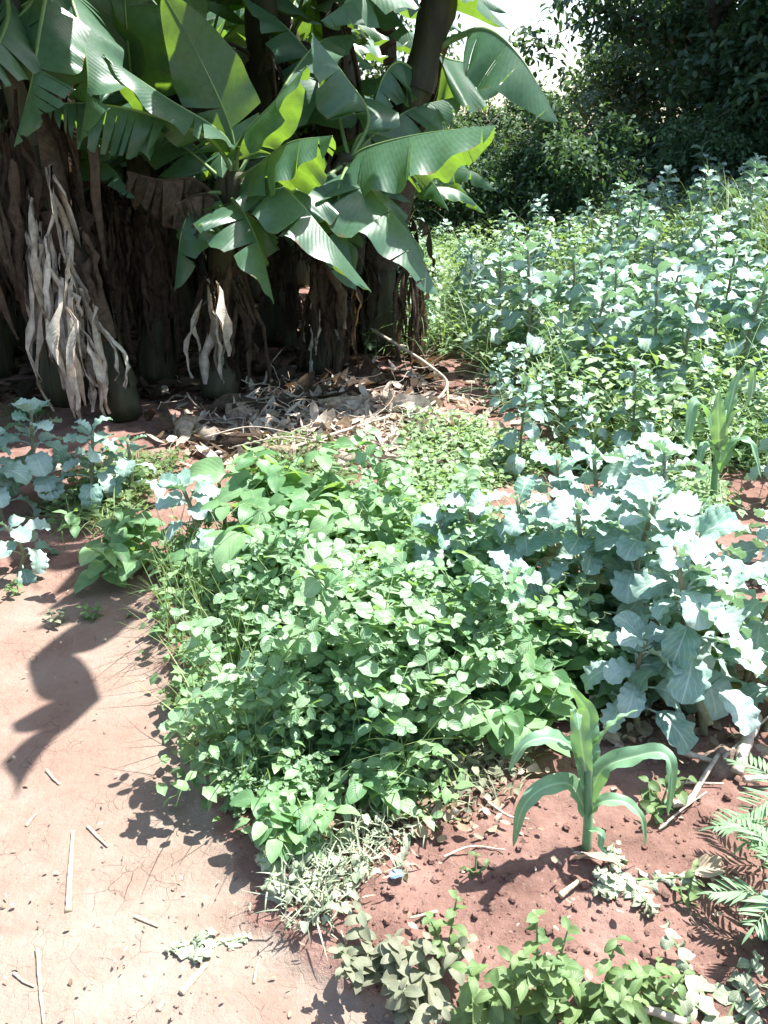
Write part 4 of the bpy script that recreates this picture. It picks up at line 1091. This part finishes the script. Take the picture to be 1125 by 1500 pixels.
# grass
def grass(seed, nb, H, label, name='grass_tuft', cat='grass tuft', group=None, W=.004, spread=.05, droop=1.6, mat='grass'):
    global rng
    keep, rng = rng, np.random.default_rng(seed)
    t = thing(name, (0, 0, 0), label, cat, group)
    mb = MB(); o = np.concatenate([rng.normal(size=(nb, 2)) * spread, np.full((nb, 1), -.01)], 1)
    add_blades(mb, o, rng.random(nb) * 6.28, 1.35 + rng.normal(size=nb) * .2, droop * (.5 + rng.random(nb)), H * (.6 + .6 * rng.random(nb)), W, p_blade, n=8, m=2, fold=.3)
    mb.build('foliage', M[mat], t)
    rng = keep
    return t


put(grass(351, 34, .24, 'arching grass tuft in the shade beside the path end', droop=2.4), 165, 775)
put(grass(352, 26, .20, 'thin grass tuft under the shaded kale', droop=2.2), 105, 775)
put(grass(353, 30, .12, 'small dry grass tuft below the pea vines', droop=2.0), 640, 1160)
put(grass(354, 40, .22, 'grass tuft on weedy ground before the middle kale', W=.006), 880, 640)
put(grass(355, 60, .30, 'pale grass tuft between two kale plants of the middle rows', W=.006), 915, 590)
tg = grass(356, 130, 1.05, 'tall seeding grass clump rising over the far corner of the field', 'tall_grass', 'tall grass', 'tall grass clumps', W=.008, spread=.22, droop=1.0)
tg.location = tuple(on(3.95, 8.2)); tg.scale = (1.2,) * 3
dup(tg, on(4.4, 8.6), 2.0, 1.3, 'tall grass clump beside the seeding one, thicker and bent outward', 'tall grass clumps')
dup(tg, on(3.5, 8.7), 4.0, 1.05, 'shorter tall grass clump behind the kale tops', 'tall grass clumps')
dup(tg, on(3.75, 7.6), 5.0, .85, 'tall grass clump with drooping blades in front of the seeding one', 'tall grass clumps')

# ------------------------------------------------------------------ ground cover weeds (nobody could count them)
def cover(N, fx, L, mat, name, H=.12, prof=p_ovate, ratio=.36, grass_n=0):
    pts = []
    while len(pts) < N:
        q = fx()
        if q is not None: pts.append(q)
    pts = np.array(pts)
    c = np.repeat(pts, 9, 0); K = len(c)
    h = np.repeat(H * (.3 + .9 * rng.random(len(pts))), 9) * rng.random(K)
    x = c[:, 0] + rng.normal(size=K) * .05; yv = c[:, 1] + rng.normal(size=K) * .05
    o = np.stack([x, yv, hz(x, yv) + h + .004], -1)
    mb = MB()
    sz = (.6 + .7 * rng.random(K))
    add_blades(mb, o, rng.random(K) * 6.28, .35 + rng.normal(size=K) * .35, .8, L * sz, L * ratio * sz, prof, n=3, m=2, fold=.22, roll=rng.normal(size=K) * .35, rnd=np.clip(np.repeat(rng.random(len(pts)), 9) * .7 + .3 * rng.random(K), 0, 1))
    if grass_n:
        k = rng.integers(0, len(pts), grass_n)
        x = pts[k, 0] + rng.normal(size=grass_n) * .06; yv = pts[k, 1] + rng.normal(size=grass_n) * .06
        add_blades(mb, np.stack([x, yv, hz(x, yv)], -1), rng.random(grass_n) * 6.28, 1.2 + rng.normal(size=grass_n) * .25, 1.6, H * 1.5 * (.5 + rng.random(grass_n)), .003, p_blade, n=5, m=1, fold=.0)
    return tag(mb.build(name, M[mat]), kind='stuff')


def in_field():
    yv = 3.9 + 8.8 * rng.random() ** .9; x = -.2 + (.72 * yv + .5) * rng.random()
    if yv < 6.3 and x < .78 + .2 * (5.6 - yv): return None
    if vnoise(x * .9, yv * .9, 31) < -.18 and yv < 6: return None
    return x, yv


def right_strip():
    u, v = 600 + 520 * rng.random(), 590 + 260 * rng.random()
    q = G(u, v)
    if vnoise(q[0] * 2.2, q[1] * 2.2, 33) < -.02 or (u < 800 and v < 610): return None
    return q[0], q[1]


def shade_edge():
    q = G(20 + 560 * rng.random(), 600 + 190 * rng.random())
    if vnoise(q[0] * 2.2, q[1] * 2.2, 35) < .05: return None
    return q[0], q[1]


def bed_floor():
    q = G(235 + 480 * rng.random(), 800 + 400 * rng.random())
    if q[0] < np.interp(q[1], _ey, _ex) + .02: return None
    if q[1] < 1.9 and q[0] > .12: return None
    return q[0], q[1]


def by_maize():
    q = G(560 + 170 * rng.random(), 1060 + 120 * rng.random())
    return q[0], q[1]


cover(6000, in_field, .07, 'field', 'field_weeds', .50, grass_n=11000)
cover(1300, lambda: (-4 + 15 * rng.random(), 12.2 + 4.5 * rng.random()), .13, 'tree', 'undergrowth', 1.0)
def beyond_right():
    yv = .9 + 3.4 * rng.random(); x = .62 * yv + .55 + 1.8 * rng.random()
    return (x, yv) if vnoise(x * 1.7, yv * 1.7, 37) > -.05 else None


cover(330, beyond_right, .04, 'weed', 'weeds', .12, grass_n=900)
cover(1400, right_strip, .045, 'field', 'weeds', .10, grass_n=2200)
cover(330, shade_edge, .04, 'weed', 'weeds', .10, grass_n=900)
cover(420, bed_floor, .045, 'potato', 'weeds', .16)
mb = MB(); gp = np.array([q for q in (bed_floor() for _ in range(2400)) if q is not None][:900]); K = len(gp)
add_blades(mb, np.stack([gp[:, 0], gp[:, 1], hz(gp[:, 0], gp[:, 1])], -1), rng.random(K) * 6.28, 1.25 + rng.normal(size=K) * .2, 1.2 * rng.random(K), .20 + .22 * rng.random(K), .0024, p_blade, n=8, m=1)
tag(mb.build('grass', M['grass']), kind='stuff')
cover(60, by_maize, .03, 'grey_weed', 'weeds', .05, grass_n=400)


# ------------------------------------------------------------------ dead wood and trash
def stick(pix, r, label, name='dry_stick', cat='stick', mat='twig', group=None, k=6, lift=.012, jit=.12, sub=None, ends=(1, .6)):
    pts = []
    for q in pix:
        dz = q[2] if len(q) > 2 else 0
        g = GZ(q[0], q[1]); u = P(q[0], q[1], g[1]); pts.append(G(q[0], q[1], g[2] + dz + lift))
    pts = np.array(pts)
    t = MB(); c = spline(pts, max(8, 6 * len(pts)))
    t.tube(c, r * np.linspace(ends[0], ends[1], len(c)), k, jitter=jit, rnd=.6)
    root = t.build(name, M[mat])
    off = c[0]
    root.data.transform(__import__('mathutils').Matrix.Translation(tuple(-off))); root.location = tuple(off)
    return tag(root, label, cat, group)


# fallen banana trunks: fibrous, slightly flattened
def log(pix, r, label, sheaths=6):
    pts = [GZ(q[0], q[1]) + (0, 0, r * .75) for q in pix]
    t = thing('fallen_banana_trunk', pts[0] - (0, 0, r * .75), label, 'fallen trunk', 'fallen banana trunks')
    c = spline(pts, 24); c = c + np.cumsum(rng.normal(size=(24, 3)) * .006, 0) * np.array([1, 1, .3]); c[:, 2] -= r * .3; mb = MB()
    mb.tube(c, r * (1 + .18 * np.sin(np.linspace(0, 13, 24)) - .3 * np.linspace(0, 1, 24)), 16, jitter=.16); mb.build('trunk', M['log'], t)
    T = np.gradient(c, axis=0); T /= np.linalg.norm(T, axis=1, keepdims=True)
    S = np.cross(T, [0, 0, 1]); S /= np.linalg.norm(S, axis=1, keepdims=True); Nn = np.cross(S, T)
    for i in range(sheaths):
        z0 = rng.integers(0, 14); z1 = min(24, z0 + rng.integers(6, 11)); a = .4 + 2.2 * rng.random(); k = z1 - z0
        th = a + np.linspace(-1, 1, 6)[None] * np.linspace(.75, .35, k)[:, None]
        rr = r * (1.08 + .05 * i / sheaths + .5 * np.linspace(0, 1, k)[:, None] ** 3 * rng.random())
        g = c[z0:z1, None] + (rr + rng.normal(size=(k, 6)) * .004)[..., None] * (np.cos(th)[..., None] * S[z0:z1, None] + np.sin(th)[..., None] * Nn[z0:z1, None])
        q = MB(); q.grid(g, rnd=rng.random()); q.build('dry_sheath', M['dead_pale' if i % 2 else 'dead'], t)
    return t


log([(268, 632), (340, 655), (440, 672)], .072, 'fallen banana trunk with peeling bark, one end in sun', 7)
log([(425, 668), (520, 676), (640, 690), (720, 700)], .05, 'long fallen banana trunk half hidden behind the bean leaves', 7)
log([(330, 610), (450, 600), (560, 590)], .05, 'thinner fallen trunk in the shade of the clump', 5)
log([(0, 715), (110, 690), (250, 676)], .03, 'pale slender fallen stem behind the shaded kale', 2)


def sheet(pix_c, L, W, az, label, mat='dry', tilt=.2, name='dry_leaf', cat='dry leaf', group='dry leaves and husks', bend=1.0, fold=.6, lift=.02, wave=.25):
    g = GZ(*pix_c)
    mb = MB(); add_blades(mb, [(0, 0, lift)], az, tilt, bend, L, W, p_oval, n=10, m=6, fold=fold, roll=rng.normal() * .4, wave=wave, wf=1.7)
    o = mb.build(name, M[mat]); o.location = tuple(g)
    return tag(o, label, cat, group)


sheet((575, 600), .30, .07, -.5, 'broad bleached banana sheath standing up in the trash heap', 'dead_pale', .6)
sheet((610, 612), .26, .06, .8, 'white curled sheath beside the bent twig', 'dead_pale', .5)
sheet((560, 640), .32, .07, -1.4, 'long white bleached sheath lying across the trash', 'dead_pale', .2)
sheet((640, 650), .28, .06, .2, 'pale flat husk on sunny side of the trash heap', 'dead_pale', .15)
sheet((690, 620), .22, .05, 2.6, 'curled husk by the patch of red soil', 'dead_pale', .25)
sheet((500, 655), .25, .05, 3.4, 'dry curled leaf on the long fallen trunk', 'dry', .3)
sheet((250, 640), .42, .06, 2.2, 'arched brown sheath at the shaded end of the fallen trunk', 'dead', .9, bend=2.0)
sheet((300, 610), .45, .07, .3, 'brown sheath sagging over the fallen trunk in shade', 'dead', .5, bend=1.2)
sheet((575, 1213), .075, .035, .4, 'pinkish dry leaf on the red soil edge under the pea vines', 'dry', .3)
sheet((600, 1222), .05, .02, -.6, 'small curled dry leaf beside the pinkish one', 'dry', .4)
sheet((905, 1278), .14, .022, 2.7, 'white papery husk lying at the foot of the small maize', 'dead_pale', .15)
sheet((1010, 1288), .10, .03, .3, 'brown dry leaf on the soil between maize and feathery weed', 'dry', .3)
sheet((545, 1190), .07, .02, 1.2, 'thin dry leaf standing in the trash below the pea vines', 'dry', .5)
sheet((770, 1140), .05, .02, .2, 'tan leaf scrap on soil beside the small maize', 'dry', .2)

stick([(520, 468, .25), (590, 510, .2), (628, 535, .18), (655, 560, .12), (640, 585, .08), (605, 612, .03)], .012, 'crooked bare branch sticking up over the trash heap')
stick([(655, 560, .12), (656, 590, .02)], .013, 'short reddish stub standing under the crooked branch', mat='kale_stem')
stick([(560, 500, .1), (640, 515, .02), (720, 508, .0)], .012, 'thin fallen branch in the shade along the field edge')
stick([(430, 655, .06), (500, 632, .07), (570, 610, .06)], .010, 'slender vine stem lying over the trash heap')
stick([(300, 640, .1), (370, 625, .12), (450, 640, .05)], .005, 'thin wiry vine looping above the fallen trunk', k=5)
stick([(340, 655, .1), (420, 640, .13), (500, 650, .05), (540, 630, .08)], .004, 'wiry dry vine tangled before the crooked branch', k=5)
stick([(0, 700, 0), (80, 683, .01), (160, 668, .01)], .010, 'pale straight branch on the ground under the shaded kale')
stick([(1080, 1133, .01), (1092, 1090, .03), (1110, 1050, .05)], .017, 'thick pale dry stalk leaning on the soil heap', cat='stalk', ends=(1, .9))
stick([(985, 1178, .0), (1010, 1172, .01), (1030, 1140, .02), (1052, 1105, .03)], .010, 'bent pale root on red soil beside the maize')
stick([(985, 1146, .0), (1060, 1148, .004)], .004, 'straight thin pale twig pointing at the thick stalk')
stick([(1090, 1142, .01), (1140, 1138, .01)], .010, 'short pale stalk lying at the foot of the thick one')
stick([(995, 1100, .03), (1045, 1115, .02)], .010, 'grey dry stem lying behind the bent root')
stick([(1060, 1110, .03), (1125, 1050, .05)], .006, 'thin grey twig crossing behind the thick stalk')
stick([(965, 1215, .0), (1000, 1185, .006), (1035, 1160, .006)], .0035, 'dark thin twig on red soil right of the maize')
stick([(1000, 758, .02), (1060, 770, .02), (1140, 772, .02)], .008, 'pinkish dry stem lying across soil below the taller maize')
stick([(1040, 1062, .05), (1000, 985, .15), (945, 880, .3)], .013, 'bare brown kale stalk leaning up into the near patch', mat='kale_stem')
stick([(745, 905, .04), (800, 930, .05), (850, 975, .03)], .010, 'grey dead stem lying low inside the near kale patch')
stick([(820, 1312, .0), (848, 1290, .005)], .008, 'stub of dry corn stalk on the soil before the maize', mat='straw')
stick([(640, 1335, .0), (600, 1345, .004)], .004, 'short straw on the red soil edge', mat='straw')
stick([(715, 1175, .0), (745, 1195, .004), (775, 1200, .0)], .004, 'thin root on red soil left of the maize')
stick([(650, 1255, .0), (690, 1240, .006), (740, 1245, .0)], .003, 'fine root fibre curling on the red soil')
stick([(1005, 1500, .05), (950, 1480, .05), (900, 1490, .03)], .009, 'whitish kale stalk lying at the near edge of soil')
stick([(565, 1090, .0), (570, 1150, .0)], .005, 'dry upright stub below the pea vines', mat='straw')
# straw on the path
for q, r, lab in [
    ([(100, 1335), (103, 1275), (107, 1218)], .007, 'long split piece of corn stalk pointing along the path'),
    ([(55, 1390), (58, 1440), (64, 1500)], .004, 'long dark straw at the near end of the path'),
    ([(265, 1455), (285, 1432), (303, 1412)], .008, 'thick straw near the weedy edge of the path'),
    ([(197, 1342), (215, 1350), (232, 1357)], .004, 'short straw in the middle of the path'),
    ([(68, 1128), (78, 1140), (87, 1149)], .004, 'short pale straw just below the leaf shadow'),
    ([(128, 1210), (145, 1228), (158, 1240)], .0035, 'thin bent straw beside the long stalk piece'),
    ([(38, 1210), (46, 1200), (53, 1192)], .0035, 'tiny straw at the outer side of the path'),
    ([(232, 1480), (240, 1465)], .005, 'stubby straw next to the thick one'),
    ([(20, 1425), (50, 1445)], .003, 'fine straw lying crosswise by the dark straw'),
    ([(330, 1382), (355, 1385)], .004, 'straw beside the drying pulled weed'),
    ([(372, 1440), (382, 1400)], .003, 'thin straw standing off the dusty weed patch'),
]:
    if len(q) == 2: q = [q[0], ((q[0][0] + q[1][0]) / 2 + 3.5 * rng.normal(), (q[0][1] + q[1][1]) / 2 + 2 * rng.normal()), q[1]]
    stick(q, r * 1.2, lab, 'straw', 'straw', 'straw', 'straws on the path', k=5, lift=.003, jit=.16, ends=(1, .6))

# blue scrap
g = GZ(571, 1292); mb = MB()
add_blades(mb, [(0, 0, .012)], .4, .3, .9, .035, .014, p_oval, n=6, m=4, fold=.5, wave=.2)
o = mb.build('plastic_scrap', plain_mat('blue_plastic', (.12, .2, .38), .35, .5)); o.location = tuple(g)
tag(o, 'small crumpled blue plastic scrap on the red soil', 'scrap')

# wilted heap of pulled weeds
t = thing('weed_heap', GZ(500, 1285), 'heap of pulled grassy weeds drying between path and red soil', 'weed heap')
mb = MB(); n_ = 420
u = rng.random(n_); px = 440 + 130 * u + rng.normal(size=n_) * 28; py = 1345 - 130 * u + rng.normal(size=n_) * 22
o = np.array([GZ(a, b_) for a, b_ in zip(px, py)]); o[:, 2] += .01 + .05 * rng.random(n_)
add_blades(mb, o, rng.random(n_) * 6.28, .5 * rng.normal(size=n_) + .1, 1.9 * rng.normal(size=n_), .065 * (.4 + rng.random(n_)), .0024, p_blade, n=9, m=1)
mb.build('grass_foliage', M['wilted'], t)
mb = MB(); n_ = 90
k = rng.integers(0, len(o), n_)
add_blades(mb, o[k] + rng.normal(size=(n_, 3)) * .015, rng.random(n_) * 6.28, .4 * rng.normal(size=n_), 1.3, .04 * (.6 + .6 * rng.random(n_)), .013, p_ovate, n=5, m=3, fold=.5, wave=.3)
mb.build('foliage', M['wilted'], t)

# leaf litter, crumbs
def litter(N, fx, L, name, mat, ratio=.35):
    pts = []
    while len(pts) < N:
        q = fx()
        if q is not None: pts.append(q)
    p_ = np.array(pts); z = hz(p_[:, 0], p_[:, 1])
    o = np.stack([p_[:, 0], p_[:, 1], z + .004 + .02 * rng.random(N)], -1)
    mb = MB(); sz = (.4 + 1.0 * rng.random(N))
    add_blades(mb, o, rng.random(N) * 6.28, rng.normal(size=N) * .25, .8 * rng.normal(size=N), L * sz, L * ratio * sz * (.5 + rng.random(N)), p_oval, n=4, m=4, fold=.5 * rng.random(N), roll=rng.normal(size=N) * .35, wave=.2)
    return tag(mb.build(name, M[mat]), kind='stuff')


def trash():
    x = rng.normal() * 120 + 500; yv = rng.normal() * 38 + 630
    if not (230 < x < 760 and 540 < yv < 705): return None
    return G(x, yv)[:2]


def grove_floor():
    return G(-150 + 800 * rng.random(), 370 + 222 * rng.random())[:2]


def soil_bits():
    q = G(500 + 640 * rng.random(), 1050 + 450 * rng.random())
    return q[:2] if path_amount(q[0], q[1]) < .5 else None


def bed_bits():
    q = G(480 + 260 * rng.random(), 1060 + 190 * rng.random() ** 1.2)
    return q[:2] if path_amount(q[0], q[1]) < .5 else None


def patch_floor():
    return G(640 + 480 * rng.random(), 860 + 260 * rng.random())[:2]


litter(1300, trash, .12, 'leaf_litter', 'dead_pale', .16)
litter(600, trash, .06, 'leaf_litter', 'dry')
litter(2400, grove_floor, .17, 'leaf_litter', 'dead', .25)
litter(150, soil_bits, .022, 'leaf_litter', 'dry', .25)
litter(260, bed_bits, .032, 'leaf_litter', 'dry', .4)
litter(420, patch_floor, .045, 'leaf_litter', 'dry', .35)

litter(260, lambda: G(-30 + 620 * rng.random(), 860 + 640 * rng.random())[:2], .013, 'leaf_litter', 'dry', .2)

# fine tangled dry stems in the trash
mb = MB()
for _ in range(90):
    q = trash()
    if q is None: continue
    a = np.array([q[0], q[1], float(hz(np.array([q[0]]), np.array([q[1]]))[0]) + .02])
    k = 8; d = np.cumsum(rng.normal(size=(k, 3)) * np.array([.05, .05, .03]), 0) + np.linspace(0, 1, k)[:, None] * rng.normal(size=3) * np.array([.25, .2, .05])
    pth = spline(a + d, 20); pth[:, 2] = np.maximum(pth[:, 2], a[2])
    mb.tube(pth, .0022, 4, rnd=rng.random())
tag(mb.build('dry_vines_litter', M['twig']), kind='stuff')

# soil crumbs: irregular lumps
mb = MB()
N = 3200; P_ = []
while len(P_) < N:
    q = G(480 + 660 * rng.random(), 1000 + 500 * rng.random()) if rng.random() < .6 else G(-50 + 650 * rng.random(), 830 + 680 * rng.random())
    if path_amount(q[0], q[1]) < .7 or rng.random() < .25: P_.append(q[:2])
P_ = np.array(P_); r = .0014 + .0105 * rng.random(N) ** 6; r = np.where(path_amount(P_[:, 0], P_[:, 1]) > .6, r * .55, r)
th = np.linspace(0, pi, 5); ph = np.linspace(0, 2 * pi, 7)
sp_ = np.stack([np.sin(th)[:, None] * np.cos(ph)[None], np.sin(th)[:, None] * np.sin(ph)[None], np.broadcast_to(np.cos(th)[:, None], (5, 7))], -1)
jit = 1 + .3 * (rng.random((N, 5, 7, 1)) - .5) * 2; jit[:, :, -1] = jit[:, :, 0]; jit[:, 0] = jit[:, 0, :1]; jit[:, -1] = jit[:, -1, :1]
g = sp_[None] * r[:, None, None, None] * jit * np.array([1, 1, .75])
g = g + np.stack([P_[:, 0], P_[:, 1], hz(P_[:, 0], P_[:, 1]) + r * .35], -1)[:, None, None]
mb.grid(g, rnd=path_amount(P_[:, 0], P_[:, 1]))
tag(mb.build('soil_crumbs', M['ground'], smooth=False), kind='stuff')

# earth heap under the leggy kale
h0 = GZ(1062, 1120); mb = MB()
a = np.linspace(0, 2 * pi, 25); rr = np.linspace(0, 1, 10)
X = rr[:, None] * np.cos(a)[None] * .075; Yq = rr[:, None] * np.sin(a)[None] * .06
Zq = .06 * np.cos(rr * pi / 2)[:, None] ** .8 + .05 * vnoise(X * 45 + 9, Yq * 45, 41) * (1 - rr[:, None] * .6) - .01
mb.grid(np.stack([X, Yq, Zq], -1), rnd=.75)
o = mb.build('earth_heap', M['ground'], smooth=False); o.location = tuple(h0)
tag(o, 'small heap of dry crumbly earth at the foot of the leggy kale', 'earth heap')

# ------------------------------------------------------------------ camera, light, sky
cam = bpy.data.cameras.new('camera'); co = bpy.data.objects.new('camera', cam); C.objects.link(co)
co.location = (0, 0, CAM_H); co.rotation_euler = (pi / 2 - PITCH, 0, 0)
cam.sensor_fit = 'VERTICAL'; cam.sensor_height = 24; cam.lens = 24 * FPX / 1500
cam.clip_start = .05; cam.clip_end = 600
scene.camera = co

SUN_EL, SUN_AZ = R(65), math.atan2(.5, .87)      # direction towards the sun, angle from +X
sun = bpy.data.lights.new('sun', 'SUN'); so = bpy.data.objects.new('sun', sun); C.objects.link(so)
sun.energy = 5.0; sun.angle = R(.55); sun.color = (1, .975, .94)
from mathutils import Vector
dv = Vector((cos(SUN_EL) * cos(SUN_AZ), cos(SUN_EL) * sin(SUN_AZ), sin(SUN_EL)))
so.rotation_euler = dv.to_track_quat('Z', 'Y').to_euler()

w = bpy.data.worlds.new('World'); scene.world = w; w.use_nodes = True
nt = w.node_tree; bg = nt.nodes['Background']
sk = nt.nodes.new('ShaderNodeTexSky'); sk.sky_type = 'NISHITA'; sk.sun_disc = False
sk.sun_elevation = SUN_EL; sk.sun_rotation = pi / 2 - SUN_AZ
sk.air_density = 1.2; sk.dust_density = 1.5
nt.links.new(sk.outputs[0], bg.inputs[0]); bg.inputs[1].default_value = .105

scene.view_settings.view_transform = 'Standard'; scene.view_settings.look = 'None'
scene.view_settings.gamma = 1; scene.view_settings.exposure = 1.7
scene.cycles.max_bounces = 6; scene.cycles.diffuse_bounces = 3; scene.cycles.glossy_bounces = 2; scene.cycles.transmission_bounces = 4
scene.cycles.transparent_max_bounces = 4
scene.cycles.caustics_reflective = False; scene.cycles.caustics_refractive = False
